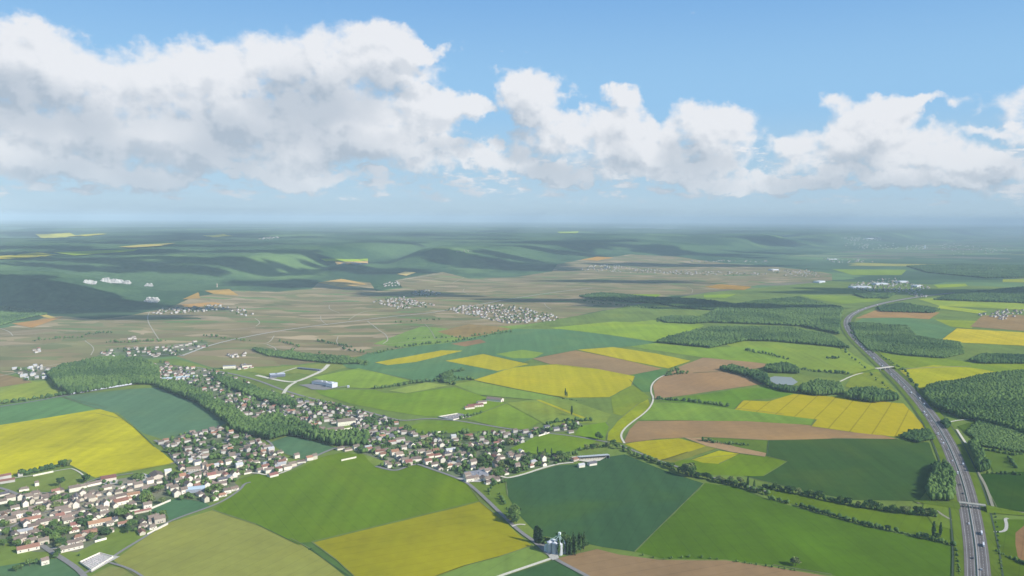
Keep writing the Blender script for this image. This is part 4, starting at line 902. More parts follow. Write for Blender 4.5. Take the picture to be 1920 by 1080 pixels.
# overpasses
def overpass(px0, py0, px1, py1, w, label):
    a, b = P3(px0, py0), P3(px1, py1); mid = (a+b)/2; d = b-a; L = d.length; rz = math.atan2(d.y, d.x); e = empty('overpass', (mid.x, mid.y, 1.6), rz); tag(e, label, 'bridge')
    deck = MB(); h = 6.2; deck.box(-L/2, L/2, -w/2, w/2, h, h+1.1, bottom=True); m = deck.me('deck'); m.materials.append(M_CONC); ob('deck', m, e)
    for s in (-1, 1):
        q = MB(); q.box(-L/2, L/2, s*w/2-.2, s*w/2+.2, h+1.12, h+2.1); m = q.me('parapet'); m.materials.append(M_CONC); ob('parapet', m, e)
        q = MB(); x = L/2
        for t_ in (1,): q.quad([(s*x,-w/2-.6,h+.9),(s*x,w/2+.6,h+.9),(s*(x+70),w/2+1,-.3),(s*(x+70),-w/2-1,-.3)][::s])
        for t_ in (-1, 1): q.quad([(s*x,t_*(w/2+.6),h+.9),(s*(x+70),t_*(w/2+1),-.3),(s*x,t_*(w/2+12),-.4)])
        q.quad([(s*x,-w/2-12,-.4),(s*x,w/2+12,-.4),(s*x,w/2+.6,h+.9),(s*x,-w/2-.6,h+.9)])
        m = q.me('ramp'); m.materials.append(m_verge); ob('ramp', m, e)
    for x in (-L*.28, 0, L*.28):
        q = MB(); q.box(x-.6, x+.6, -w*.35, w*.35, -.5, h); m = q.me('pier'); m.materials.append(M_CONC); ob('pier', m, e)
overpass(1798,951,1848,957,7,'near concrete overpass carrying a farm lane across the motorway')
overpass(1642,696,1674,692,9,'far pale overpass crossing the motorway where traffic is dense')
# cemeteries
M_GRAVEL = plain('cemetery_gravel', (.24, .21, .19), var=.3, sc=.3)
def cemetery(pts, label, rows, per):
    q = [P3(*p) for p in pts]; o = q[0]; e = empty('cemetery', (o.x, o.y, 1.3)); tag(e, label, 'cemetery')
    for i in range(4):
        a, b = q[i]-o, q[(i+1) % 4]-o; a.z = b.z = 0; w = MB(); w.bar(a+Vector((0,0,1)), b+Vector((0,0,1)), .5)
        w = MB(); t = (b-a).normalized(); n = Vector((-t.y, t.x, 0))*.35
        A = [a-n, b-n, b+n, a+n]
        for j in range(4): w.quad([A[j], A[(j+1) % 4], A[(j+1) % 4]+Vector((0,0,2.4)), A[j]+Vector((0,0,2.4))])
        w.quad([v_+Vector((0,0,2.4)) for v_ in A]); m = w.me('wall'); m.materials.append(M_WALL); ob('wall', m, e)
    g_ = MB(); U, Vv = q[1]-o, q[3]-o; U.z = Vv.z = 0
    fl = mesh('gravel', [tuple((v_-o).xy)+(.12,) for v_ in q], [(0, 1, 2, 3)]); fl.materials.append(M_GRAVEL); ob('gravel', fl, e)
    for r__ in range(rows):
        for k in range(per):
            if random.random() < .12: continue
            c = U*((k+.7)/(per+.4))+Vv*((r__+.75)/(rows+.5)); ux = U.normalized(); vx = Vv.normalized(); hh = random.uniform(.5, 1.3)
            A = [c-ux*.6-vx*1.1, c+ux*.6-vx*1.1, c+ux*.6+vx*1.1, c-ux*.6+vx*1.1]; mi = 0
            for j in range(4): g_.quad([A[j]+Vector((0,0,.1)), A[(j+1) % 4]+Vector((0,0,.1)), A[(j+1) % 4]+Vector((0,0,hh)), A[j]+Vector((0,0,hh))])
            g_.quad([v_+Vector((0,0,hh)) for v_ in A])
    m = g_.me('graves'); m.materials.append(plain('grave_stone', (.55, .50, .50), var=.5, sc=.9)); o_ = ob('graves', m, e); o_['kind'] = 'stuff'
cemetery([(150,1057),(187,1040),(212,1047),(172,1072)], 'walled cemetery with rows of pale graves at the bottom-left road fork', 6, 22)
cemetery([(822,783),(858,777),(880,781),(850,789)], 'walled cemetery between bright green fields beyond the village', 9, 14)
# garden walls: each a thing
WALLS = [((62,894),(100,886)),((213,925),(234,914)),((277,958),(320,940)),((178,1018),(200,1012)),((276,1004),(315,984)),((838,884),(882,865)),((640,865),(668,859)),((605,813),(672,802)),((672,802),(690,812)),((706,826),(724,815)),((800,817),(826,811)),((830,883),(812,877)),((432,888),(476,880)),((755,856),(784,846)),((1010,819),(1030,813)),((218,966),(262,958))]
for k, ((ax_, ay), (bx_, by_)) in enumerate(WALLS):
    a, b = P3(ax_, ay), P3(bx_, by_); c = (a+b)/2; d = b-a; L = d.length/2; w = MB(); w.box(-L, L, -.3, .3, -.5, 2.5); w.box(-L, L, -.45, .45, 2.52, 2.8)
    m = w.me('garden_wall'); m.materials.append(M_WALL); o = bpy.data.objects.new('garden_wall', m); C.objects.link(o); o.location = (c.x, c.y, 1.0); o.rotation_euler = (0, 0, math.atan2(d.y, d.x))
    later(o, 'straight cream garden wall', 'wall', 'pale garden walls round the villages', (ax_+bx_)/2, (ay+by_)/2)

# grain silo
p = P3(1040, 1036); e = empty('grain_silo', (p.x, p.y, 1.2), R(-25), (.84, .84, .84)); tag(e, 'grain silo with round metal bins and pale green elevator tower', 'silo')
M_BIN = plain('galvanised_bin', (.46, .48, .50), .45, .5, .06, 2); M_MINT = plain('pale_green_steel', (.45, .60, .54), .5, .4)
for (x, y) in ((-8, -5), (2, -6), (12, -5), (-6, 6), (5, 6), (15, 5)):
    b = MB(); b.cyl(x, y, 5, -1, 19, 20, cap=False)
    for z in (4, 9, 14): b.cyl(x, y, 5.12, z, z+.3, 20)
    m = b.me('bin'); m.materials.append(M_BIN); bb = ob('bin', m, e); c_ = MB(); c_.cyl(x, y, 5.3, 19, 21.6, 20, .5); m = c_.me('bin_roof'); m.materials.append(plain('bin_roof_steel', (.6, .6, .62), .5)); ob('bin_roof', m, bb)
t = MB()
for sx_ in (-1, 1):
    for sy in (-1, 1): t.bar((9+sx_*1.5, 0+sy*1.5, 0), (9+sx_*1.5, sy*1.5, 34), .35)
for k in range(11):
    z = 1+k*3; s = 1 if k % 2 else -1
    for sy in (-1, 1): t.bar((9-1.5*s, sy*1.5, z), (9+1.5*s, sy*1.5, z+3), .2); t.bar((7.5, sy*1.5, z), (10.5, sy*1.5, z), .2)
    for sx_ in (-1, 1): t.bar((9+1.5*sx_, -1.5*s, z), (9+1.5*sx_, 1.5*s, z+3), .2)
m = t.me('elevator_tower'); m.materials.append(M_MINT); tw = ob('elevator_tower', m, e)
t = MB(); t.box(7, 11, -2, 2, 33.5, 37.5, bottom=True); m = t.me('head_house'); m.materials.append(plain('white_steel', (.75, .82, .8), .5)); ob('head_house', m, tw)
for a, b in (((9, 0, 33), (-8, -5, 22)), ((9, 0, 33), (2, -6, 22)), ((9, 0, 31), (15, 5, 22.5)), ((9, 0, 30), (12, -5, 22)), ((-10, 1, 23.5), (17, 1, 23.5)), ((9, 0, 28), (24, 3, 10))):
    q = MB(); q.bar(a, b, .8); m = q.me('conveyor'); m.materials.append(M_MINT); ob('conveyor', m, e)
q = MB(); q.box(-18, -13, -6, 0, -1, 9); q.box(-17, -14, -5, -1, 9, 12); m = q.me('intake_shed'); m.materials.append(M_IND); ob('intake_shed', m, e)
# train
pa, pb = P3(128, 741), P3(247, 722); d = (pb-pa); L = d.length; rz = math.atan2(d.y, d.x)
e = empty('train', tuple(pa)[:2]+(1.4,), rz); tag(e, 'white passenger train passing along the edge of the teal field', 'train')
nc = 10; cl = L/nc
for k in range(nc):
    b = MB(); x0, x1 = k*cl+.6, (k+1)*cl-.6; pr = [(-1.5, 1), (1.5, 1), (1.5, 3.6), (.9, 4.2), (-.9, 4.2), (-1.5, 3.6)]
    n0 = 4 if k in (0, nc-1) else 0
    for i in range(6):
        (y0, z0), (y1, z1) = pr[i], pr[(i+1) % 6]; b.quad([(x0,y0,z0),(x1,y0,z0),(x1,y1,z1),(x0,y1,z1)])
    b.quad([(x0, y, z) for y, z in pr]); b.quad([(x1, y, z) for y, z in pr][::-1])
    m = b.me('coach'); m.materials.append(plain('coach_white', (.75, .77, .82), .4, .5) if k == 0 else bpy.data.materials['coach_white']); co = ob('coach', m, e)
    w = MB(); w.quad([(x0+1,-1.54,2.2),(x1-1,-1.54,2.2),(x1-1,-1.54,3),(x0+1,-1.54,3)]); m = w.me('window'); m.materials.append(M_WIN); ob('window', m, co)
strip('railway', [(-60,772),(0,763),(60,754),(128,741),(247,722),(300,714),(355,700)], 9, plain('ballast', (.2, .19, .18)), off=1.3)

# ------------------------------------------------------------------ vehicles
M_CAR = {'white': plain('white_car_paint', (.8, .8, .8), .3, .5), 'silver': plain('silver_car_paint', (.45, .46, .48), .3, .5), 'dark': plain('dark_car_paint', (.03, .03, .04), .3, .5), 'red': plain('red_car_paint', (.4, .04, .03), .3, .5), 'blue': plain('blue_car_paint', (.05, .1, .3), .3, .5)}
M_TYRE = plain('tyre_rubber', (.02, .02, .02))
def prism(prof, y0, y1):
    b = MB(); n = len(prof)
    for i in range(n): (x0, z0), (x1, z1) = prof[i], prof[(i+1) % n]; b.quad([(x0,y0,z0),(x0,y1,z0),(x1,y1,z1),(x1,y0,z1)])
    b.quad([(x, y0, z) for x, z in prof][::-1]); b.quad([(x, y1, z) for x, z in prof]); return b
def wheel_me(x, y, r=.33):
    b = MB(); A = [2*math.pi*i/12 for i in range(12)]
    for i in range(12):
        a, c = A[i], A[(i+1) % 12]; b.quad([(x+r*math.cos(a),y-.12,r+r*math.sin(a)),(x+r*math.cos(c),y-.12,r+r*math.sin(c)),(x+r*math.cos(c),y+.12,r+r*math.sin(c)),(x+r*math.cos(a),y+.12,r+r*math.sin(a))])
    for s in (-1, 1): b.quad([(x+r*math.cos(a), y+.12*s, r+r*math.sin(a)) for a in A])
    m = b.me('wheel'); m.materials.append(M_TYRE); return m
VP = {}
def vparts(kind, col):
    if (kind, col) in VP: return VP[kind, col]
    pm = M_CAR[col]; o = []
    def add(n, b, m): me = b.me(n); me.materials.append(m); o.append((n, me))
    if kind == 'car':
        add('body', prism([(-2.2,.3),(2.2,.3),(2.25,.75),(1.3,.95),(-2.1,1.0),(-2.25,.7)], -.9, .9), pm)
        add('cabin', prism([(-1.7,1.0),(1.2,.96),(.6,1.42),(-1.2,1.45)], -.78, .78), M_WIN)
        add('roof', prism([(-1.25,1.455),(.62,1.43),(.5,1.5),(-1.15,1.52)], -.76, .76), pm)
        for x in (-1.35, 1.35):
            for y in (-.8, .8): o.append(('wheel', wheel_me(x, y)))
    elif kind == 'van':
        add('body', prism([(-3,.35),(3,.35),(3.05,1.0),(2.2,1.3),(1.5,2.5),(-3,2.6)], -1.05, 1.05), pm)
        add('windscreen', prism([(2.25,1.32),(2.2,1.32),(1.55,2.42),(1.6,2.42)], -.95, .95), M_WIN)
        for x in (-1.9, 2.0):
            for y in (-.95, .95): o.append(('wheel', wheel_me(x, y, .38)))
    else:
        add('trailer', prism([(-8,1.1),(4.2,1.1),(4.2,4.0),(-8,4.0)], -1.28, 1.28), pm)
        add('cab', prism([(4.6,.5),(7,.5),(7,2.2),(6.7,3.6),(4.6,3.7)], -1.22, 1.22), M_CAR['white'])
        add('windscreen', prism([(7.02,2.2),(7.05,2.2),(6.78,3.3),(6.74,3.3)], -1.1, 1.1), M_WIN)
        add('chassis', prism([(-7.8,.7),(6.6,.7),(6.6,1.05),(-7.8,1.05)], -.5, .5), M_TYRE)
        for x in (-6.5, -5.2, 3.4, 6.0):
            for y in (-1.05, 1.05): o.append(('wheel', wheel_me(x, y, .5)))
    VP[kind, col] = o; return o
def mway_dir(p):
    i = min(range(len(MQ)-1), key=lambda j: (MQ[j]-p).length); t = (MQ[i+1]-MQ[i]).normalized(); n = Vector((t.y, -t.x, 0)); return MQ[i], t, n
VEH = [(1841,1003,'lorry','white'),(1844,1025,'lorry','white'),(1806,873,'van','white'),(1786,866,'car','white'),(1769,834,'van','white'),(1759,816,'van','white'),(1800,911,'car','dark'),(1808,928,'car','dark'),(1675,717,'van','white'),(1687,728,'van','white'),
 (1711,739,'lorry','white'),(1721,749,'lorry','white'),(1731,759,'van','white'),(1731,775,'lorry','white'),(1735,781,'van','white'),(1746,791,'car','white'),(1751,802,'car','dark'),(1647,692,'car','white'),(1642,688,'lorry','white'),(1634,683,'van','white'),(1637,677,'car','silver'),
 (1622,673,'lorry','white'),(1619,665,'car','white'),(1610,655,'van','white'),(1606,659,'car','white'),(1597,651,'lorry','white'),(1589,630,'van','silver'),(1578,614,'lorry','white'),(1593,598,'lorry','white'),(1609,583,'van','white'),(1645,573,'lorry','white'),(1812,948,'car','red'),(1828,1050,'car','dark'),(1628,668,'car','blue'),(1836,1070,'car','silver'),(1819,985,'car','white'),(1796,890,'van','white'),(1778,845,'car','silver'),(1765,826,'car','white'),(1741,786,'car','dark'),(1702,732,'car','white'),(1680,712,'car','white'),(1667,704,'van','white'),(1655,700,'car','dark'),(1616,660,'car','white'),(1601,644,'car','white'),(1584,622,'car','white'),(1583,603,'car','white'),(1600,590,'car','white'),(1625,578,'van','white')]
for px, py, kd, col in VEH:
    p = P3(px, py); q, t, n = mway_dir(p); o = (p-q).dot(n); lane = max(-11, min(11, o)); lane = math.copysign(max(5, abs(lane)), lane); c = q+t*(p-q).dot(t)+n*lane
    h = t if lane > 0 else -t; sc = 1.35 if kd != 'lorry' else .95
    e = empty({'car': 'car', 'van': 'van', 'lorry': 'lorry'}[kd], (c.x, c.y, 1.78), math.atan2(h.y, h.x), (sc, sc, sc))
    for nme, me in vparts(kd, col): ob(nme, me, e)
    later(e, '%s %s on the motorway' % (col, kd), kd, 'vehicles on the motorway', px, py)

# ------------------------------------------------------------------ trees
def crown_mesh(name, blobs, n, leaf, rs):
    rg = np.random.default_rng(rs); V_, F_, T_ = [], [], []
    w = np.array([b[3]**2 for b in blobs]); w = w/w.sum()
    for i in range(n):
        b = blobs[rg.choice(len(blobs), p=w)]; d = rg.normal(size=3); d /= np.linalg.norm(d); d[2] = abs(d[2])*.9-.25 if rg.random() < .65 else d[2]
        c = np.array(b[:3])+d*np.array([b[3], b[3], b[4]])*rg.uniform(.72, 1.05)
        a = rg.normal(size=3); a /= np.linalg.norm(a); nrm = d*.9+a*.7; nrm /= np.linalg.norm(nrm)
        u = np.cross(nrm, [.3, .2, 1]); u /= np.linalg.norm(u)+1e-6; v = np.cross(nrm, u); s = leaf*rg.uniform(.7, 1.3)
        k = len(V_); V_ += [c-u*s-v*s*.7, c+u*s-v*s*.8, c+u*s*.8+v*s, c-u*s*.7+v*s*.9]; F_.append((k, k+1, k+2, k+3)); T_ += [rg.random()]*4
    return npmesh(name, np.array(V_), np.array(F_), np.array(T_))
def rnd_blobs(rs, h, r, n):
    rg = random.Random(rs); o = [(0, 0, h*.62, r*.72, h*.30)]
    for i in range(n):
        a = rg.uniform(0, 6.28); q = rg.uniform(.3, .75)*r; o.append((q*math.cos(a), q*math.sin(a), h*rg.uniform(.38, .82), r*rg.uniform(.3, .5), h*rg.uniform(.13, .22)))
    return o
LEAFC = [((.06,.115,.03),(.115,.195,.05)),((.085,.15,.035),(.17,.25,.065)),((.036,.08,.03),(.07,.13,.042)),((.125,.165,.055),(.21,.25,.085))]
M_LEAF = [canopy_mat('foliage_%s' % n, *c) for n, c in zip(('green', 'bright', 'dark', 'pale'), LEAFC)]
M_BARK = plain('bark', (.12, .09, .06))
TREE = {}
for kind in ('round', 'poplar', 'conifer', 'bush'):
    for var in range(3):
        if kind == 'round': bl = rnd_blobs(var+1, 10, 4.6, 8); cm = crown_mesh('crown', bl, 420, .62, var); th, tr = 4, .35
        elif kind == 'poplar': bl = [(0, 0, z, 1.9*(1-abs(z-9)/14), 2.6) for z in (4, 6.5, 9, 11.5, 14, 16.5)]; cm = crown_mesh('crown', bl, 420, .55, var+10); th, tr = 4, .35
        elif kind == 'conifer': bl = [(0, 0, z, 3.2*(1-z/14)+.3, 1.1) for z in (2.5, 4, 5.5, 7, 8.5, 10, 11.5)]; cm = crown_mesh('crown', bl, 380, .5, var+20); th, tr = 3, .3
        else: bl = [(random.uniform(-1.5, 1.5), random.uniform(-1, 1), 1.5, 1.7, 1.4) for _ in range(3)]; cm = crown_mesh('crown', bl, 160, .5, var+30); th, tr = 1.2, .12
        t = MB(); t.cyl(0, 0, tr, -1, th, 7, tr*.6, cap=False)
        if kind == 'round':
            for a in range(4): t.bar((0, 0, th-.6), (2.3*math.cos(a*1.6+var), 2.3*math.sin(a*1.6+var), th+2.4), .22)
        tm = t.me('trunk'); tm.materials.append(M_BARK)
        for li in range(4):
            c = cm.copy(); c.materials.append(M_LEAF[li]); TREE[kind, var, li] = (c, tm)
TREES = []  # px, py, kind, leaf, height
def tr(px, py, kind='round', leaf=0, h=10): TREES.append((px, py, kind, leaf, h))
def row(pts, n, kind='round', leaves=(0, 1, 2), h=(7, 11), jit=1.6):
    seg = [math.hypot(b[0]-a[0], b[1]-a[1]) for a, b in zip(pts, pts[1:])]; T = sum(seg)
    for i in range(n):
        s = (i+random.uniform(.2, .8))/n*T; k = 0
        while k < len(seg)-1 and s > seg[k]: s -= seg[k]; k += 1
        f = s/seg[k]
        if random.random() < .6: tr(pts[k][0]+(pts[k+1][0]-pts[k][0])*(f+random.uniform(-.02, .02))+random.uniform(-jit, jit), pts[k][1]+(pts[k+1][1]-pts[k][1])*f+random.uniform(-jit*.3, jit*.3), 'bush', random.choice(leaves), random.uniform(2, 4.5))
        tr(pts[k][0]+(pts[k+1][0]-pts[k][0])*f+random.uniform(-jit, jit), pts[k][1]+(pts[k+1][1]-pts[k][1])*f+random.uniform(-jit*.4, jit*.4), kind, random.choice(tuple(leaves)+(3,)), random.uniform(h[0]*.7, h[1]*1.15))
for a in ((113,913,'round',2,19),(163,906,'round',2,17),(158,902,'round',2,12),(1060,745,'poplar',2,26),(1063,746,'poplar',2,18),(1072,780,'poplar',2,26),(1120,824,'round',0,18),(1127,826,'round',0,14),(1492,1062,'round',3,13),(1487,1060,'round',2,10),
          (1290,892,'round',3,27),(1297,895,'round',0,23),(1284,890,'round',3,21),(1402,915,'poplar',2,22),(1414,920,'poplar',0,20),(1370,905,'round',3,14),(1388,908,'round',3,14),(1750,1010,'poplar',2,27),(1763,1008,'poplar',2,24),(1756,1014,'round',0,12),
          (1149,838,'round',0,17),(1158,842,'round',1,13),(1140,840,'round',3,15),(1112,842,'round',0,12),(962,972,'round',1,24),(958,980,'round',0,19),(969,981,'round',1,16),(964,984,'round',2,13),(268,940,'round',1,15),(295,925,'round',1,17),(300,922,'round',1,14),(304,945,'round',3,13),
          (240,960,'round',1,14),(222,972,'round',1,17),(232,970,'round',0,15),(246,993,'round',0,18),(240,1000,'round',2,12),(175,965,'round',3,13),(98,992,'round',0,13),(108,1000,'round',1,12),(88,1003,'round',0,12),(76,998,'round',1,12),(118,1005,'round',0,12),(130,1003,'round',1,14),
          (70,1010,'round',0,10),(92,1016,'round',1,10),(108,1043,'round',2,12),(104,1048,'round',0,10),(148,1043,'bush',2,4),(40,1068,'round',1,9),(56,1062,'round',1,11),(30,1072,'round',0,9),(68,1058,'round',2,8),(20,950,'round',1,11),(12,1002,'round',0,11),(20,1018,'round',2,12),(8,1024,'round',0,11),
          (318,902,'conifer',2,16),(308,905,'conifer',2,15),(330,903,'round',1,13),(340,912,'round',0,14),(350,908,'round',1,12),(352,935,'round',0,12),(340,938,'round',1,10),(361,900,'round',0,13),(380,900,'conifer',2,15),(392,925,'round',1,12),(430,905,'round',0,9),(400,940,'round',1,10),(385,935,'round',0,8),
          (870,880,'round',1,13),(906,872,'round',0,16),(900,868,'round',0,15),(912,880,'round',0,14),(940,880,'round',3,17),(948,882,'round',3,14),(985,865,'round',0,12),(990,858,'round',0,12),(1008,853,'poplar',2,18),(1022,856,'poplar',2,17),(1034,855,'poplar',2,17),(1048,858,'round',2,13),(1010,865,'round',0,10)): tr(*a)
for k in range(9): tr(1003+k*1.6, 1018+k*.4, 'poplar', 2, random.uniform(22, 28))
for k in range(40): tr(random.uniform(1047, 1080), random.uniform(1032, 1043)-.1, 'poplar', random.choice((2, 0, 0, 3)), random.uniform(16, 24))
for k in range(44):
    tr(random.uniform(1052, 1096), 0, random.choice(('poplar', 'poplar', 'round')), random.choice((2, 2, 0)), random.uniform(13, 22)); x = TREES[-1][0]; TREES[-1] = (x, random.uniform(1020, 1038)-max(0, x-1075)*.2, *TREES[-1][2:])
for k in range(6): tr(1018+random.uniform(-6, 6), 1018+random.uniform(-3, 3), 'bush', 1, 6)
row([(1428,913),(1500,928),(1600,950),(1680,962),(1756,970)], 74, h=(8, 14), jit=2.4)
row([(1440,936),(1480,945)], 8, h=(5, 8)); row([(1490,948),(1540,963),(1600,980),(1640,991)], 30, h=(5, 9)); row([(1640,990),(1700,1003),(1750,1015),(1792,1024)], 26, h=(4, 9))
row([(1165,842),(1200,858),(1240,872),(1290,892),(1340,902),(1395,916),(1440,930)], 62, h=(7, 12), jit=2.6)
row([(1085,846),(1110,842),(1140,838)], 10, h=(8, 12)); row([(1010,857),(1085,853)], 12, h=(7, 12), leaves=(0, 2))
row([(38,893),(80,884),(110,876),(130,872)], 22, h=(7, 12), leaves=(2, 0, 2)); row([(110,876),(132,873)], 6, h=(8, 13), leaves=(0, 2))
row([(1232,749),(1290,753),(1366,763)], 30, h=(6, 11)); row([(1316,826),(1360,832),(1400,836)], 26, h=(4, 8), jit=5)
row([(935,925),(945,945),(955,965)], 8, h=(4, 8)); row([(915,930),(925,910),(950,905)], 8, h=(4, 8))
row([(1790,1020),(1800,1080)], 14, 'bush', h=(3, 4)); row([(1866,960),(1872,1010),(1878,1080)], 14, 'bush', h=(3, 4)); row([(1868,1035),(1890,1046),(1925,1062)], 14, h=(4, 6))
row([(1195,1040),(1240,1050),(1290,1045),(1360,1050)], 9, 'bush', h=(3, 4)); row([(1380,1054),(1500,1072)], 10, 'bush', h=(2, 3))
row([(1845,888),(1920,892)], 8, h=(4, 7)); row([(1836,842),(1900,855),(1920,852)], 16, h=(5, 8)); row([(1890,860),(1905,880)], 10, h=(6, 9)); row([(1870,845),(1925,852)], 8, h=(4, 7))
row([(577,1032),(585,1030)], 3, 'bush', h=(2, 3)); row([(685,850),(740,868),(800,873)], 12, 'bush', h=(2, 4)); row([(1300,752),(1360,762)], 6, h=(5, 8)); row([(1052,748),(1090,752)], 8, 'bush', h=(3, 5))
row([(860,787),(905,775)], 10, h=(6, 9)); row([(1025,797),(1060,790),(1110,790)], 22, h=(6, 10), jit=4)
for k in V:
    n = dict(near=190, east=190, mid=230, south=190, right=190, long=230, upper=50, estate=14)[k]; xs = [q[0] for q in V[k]]; ys = [q[1] for q in V[k]]; c = 0; t_ = 0
    while c < n and t_ < 9000:
        t_ += 1; x, y = random.uniform(min(xs), max(xs)), random.uniform(min(ys), max(ys))
        if not inpoly(x, y, V[k]): continue
        p = P3(x, y)
        if any((p-q).length < 3+r_ for q, r_ in taken if abs(p.y-q.y) < 50): continue
        tr(x, y, random.choice(('round', 'round', 'round', 'bush', 'conifer')), random.choice((0, 1, 1, 2, 3)), random.uniform(5, 12)); c += 1
# field hedges farther off (all go into the mass)
for pts, n in (([(640,655),(700,665),(760,650),(860,640),(960,622)],70),([(600,665),(640,678),(690,685)],40),([(800,716),(850,712),(890,712)],26),([(700,730),(760,722),(800,716)],30),([(840,700),(870,695)],20),([(820,712),(850,722)],22),
    ([(1340,603),(1300,598),(1260,600),(1230,604)],40),([(1500,693),(1560,700),(1592,703)],24),([(1395,658),(1440,665),(1480,675)],26),([(545,668),(600,672),(640,676)],30),([(595,640),(660,652)],24),([(0,758),(60,750),(128,740)],34),([(1550,672),(1572,672)],16),
    ([(1245,705),(1290,700)],16),([(1258,698),(1270,694)],12),([(60,640),(110,634),(160,634)],20),([(160,628),(210,624)],14),([(200,642),(250,642),(310,640)],30),([(380,630),(470,640)],16),([(1090,565),(1180,575),(1240,580)],40),([(740,605),(830,600)],10),
    ([(760,636),(880,632),(940,622)],20),([(1590,605),(1596,622),(1605,640)],16),([(1617,640),(1640,662)],14),([(1655,668),(1700,700),(1722,735)],24),([(1560,640),(1600,672),(1630,700),(1665,730)],20),([(520,640),(560,650),(540,665)],22)):
    row(pts, n, h=(6, 11), jit=3)
for poly, n, gap in FARV[:10]:
    xs = [q[0] for q in poly]; ys = [q[1] for q in poly]; c = 0
    while c < n*.8:
        x, y = random.uniform(min(xs), max(xs)), random.uniform(min(ys), max(ys))
        if inpoly(x, y, poly): tr(x, y, 'round', random.choice((0, 2)), random.uniform(7, 12)); c += 1
TREES.sort(key=lambda q: -q[4]/P3(q[0], q[1]).length)
LN = ('mid-green', 'bright green', 'dark green', 'pale green'); KN = dict(round='round-headed tree', poplar='tall narrow poplar', conifer='pointed conifer', bush='low bush')
rest = []
nt = nb = 0
for (px, py, kind, leaf, h) in TREES:
    p = P3(px, py); hh = dict(round=10, poplar=18, conifer=13, bush=3)[kind]; s = h/hh; v = random.randrange(3)
    isb = kind == 'bush'
    if (nt if not isb else nb) < (292 if not isb else 90):
        if isb: nb += 1
        else: nt += 1
        cm, tm = TREE[kind, v, leaf]; w = random.uniform(.9, 1.2); e = empty('bush' if isb else ('poplar_tree' if kind == 'poplar' else 'conifer_tree' if kind == 'conifer' else 'broadleaf_tree'), (p.x, p.y, p.z+.6), random.uniform(0, 6.3), (s*w, s*w, s))
        ob('crown', cm, e); ob('trunk', tm, e)
        later(e, '%s %s %s' % ('large' if h > 13 else ('small' if h < 8 and not isb else 'medium'), LN[leaf], KN[kind]) if not isb else LN[leaf]+' '+KN[kind], 'bush' if isb else 'tree', 'bushes in hedges and gardens' if isb else 'trees of the hedges, lanes and gardens', px, py)
    else: rest.append((p, h, leaf, kind))

# woods: masses of many crowns nobody could count
bm = bmesh.new(); bmesh.ops.create_icosphere(bm, subdivisions=2, radius=1); ICO2 = (np.array([v.co[:] for v in bm.verts]), np.array([[v.index for v in f.verts] for f in bm.faces])); bm.free()
bm = bmesh.new(); bmesh.ops.create_icosphere(bm, subdivisions=1, radius=1); ICO1 = (np.array([v.co[:] for v in bm.verts]), np.array([[v.index for v in f.verts] for f in bm.faces])); bm.free()
def crowns(name, P_, Rr, Hh, label, mat, cat='trees'):
    """one mesh of lumpy crowns: P_ base points, Rr radii, Hh heights"""
    n = len(P_)
    if n == 0: return
    d = np.linalg.norm(P_, axis=1).mean(); Vt, Ft = ICO2 if d < 3300 else ICO1
    k = len(Vt); A = RNG.uniform(0, 6.28, n); jit = RNG.normal(0, .17, (n, k)); VV = Vt[None]*(1+jit)[:, :, None]
    x = VV[..., 0]*np.cos(A)[:, None]-VV[..., 1]*np.sin(A)[:, None]; y = VV[..., 0]*np.sin(A)[:, None]+VV[..., 1]*np.cos(A)[:, None]
    hh = Hh[:, None]*.42
    out_ = np.stack([P_[:, 0, None]+x*Rr[:, None], P_[:, 1, None]+y*Rr[:, None], P_[:, 2, None]+Hh[:, None]*.58+VV[..., 2]*hh], -1).reshape(-1, 3)
    F = (Ft[None]+np.arange(n)[:, None, None]*k).reshape(-1, 3)
    tone = np.repeat(np.clip(.5+RNG.normal(0, .2, n)+(fbm(P_[:, 0]/130, P_[:, 1]/130, 3)-.5)*2.0, 0, 1), k)
    me = npmesh(name, out_, F, tone); me.polygons.foreach_set('use_smooth', np.ones(len(F), dtype=bool))
    return tag(link(name, me, mat), label, cat, None, 'stuff')
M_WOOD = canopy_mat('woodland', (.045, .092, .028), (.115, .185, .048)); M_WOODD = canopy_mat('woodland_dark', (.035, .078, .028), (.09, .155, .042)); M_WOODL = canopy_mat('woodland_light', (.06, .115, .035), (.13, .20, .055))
if rest:
    a = np.array([tuple(q[0]) for q in rest]); hs = np.array([q[1] for q in rest]); crowns('hedgerow_trees', a, hs*np.where(np.array([q[3] == 'poplar' for q in rest]), .16, .42), hs, 'scattered small trees of the farther hedgerows and gardens', M_WOOD)
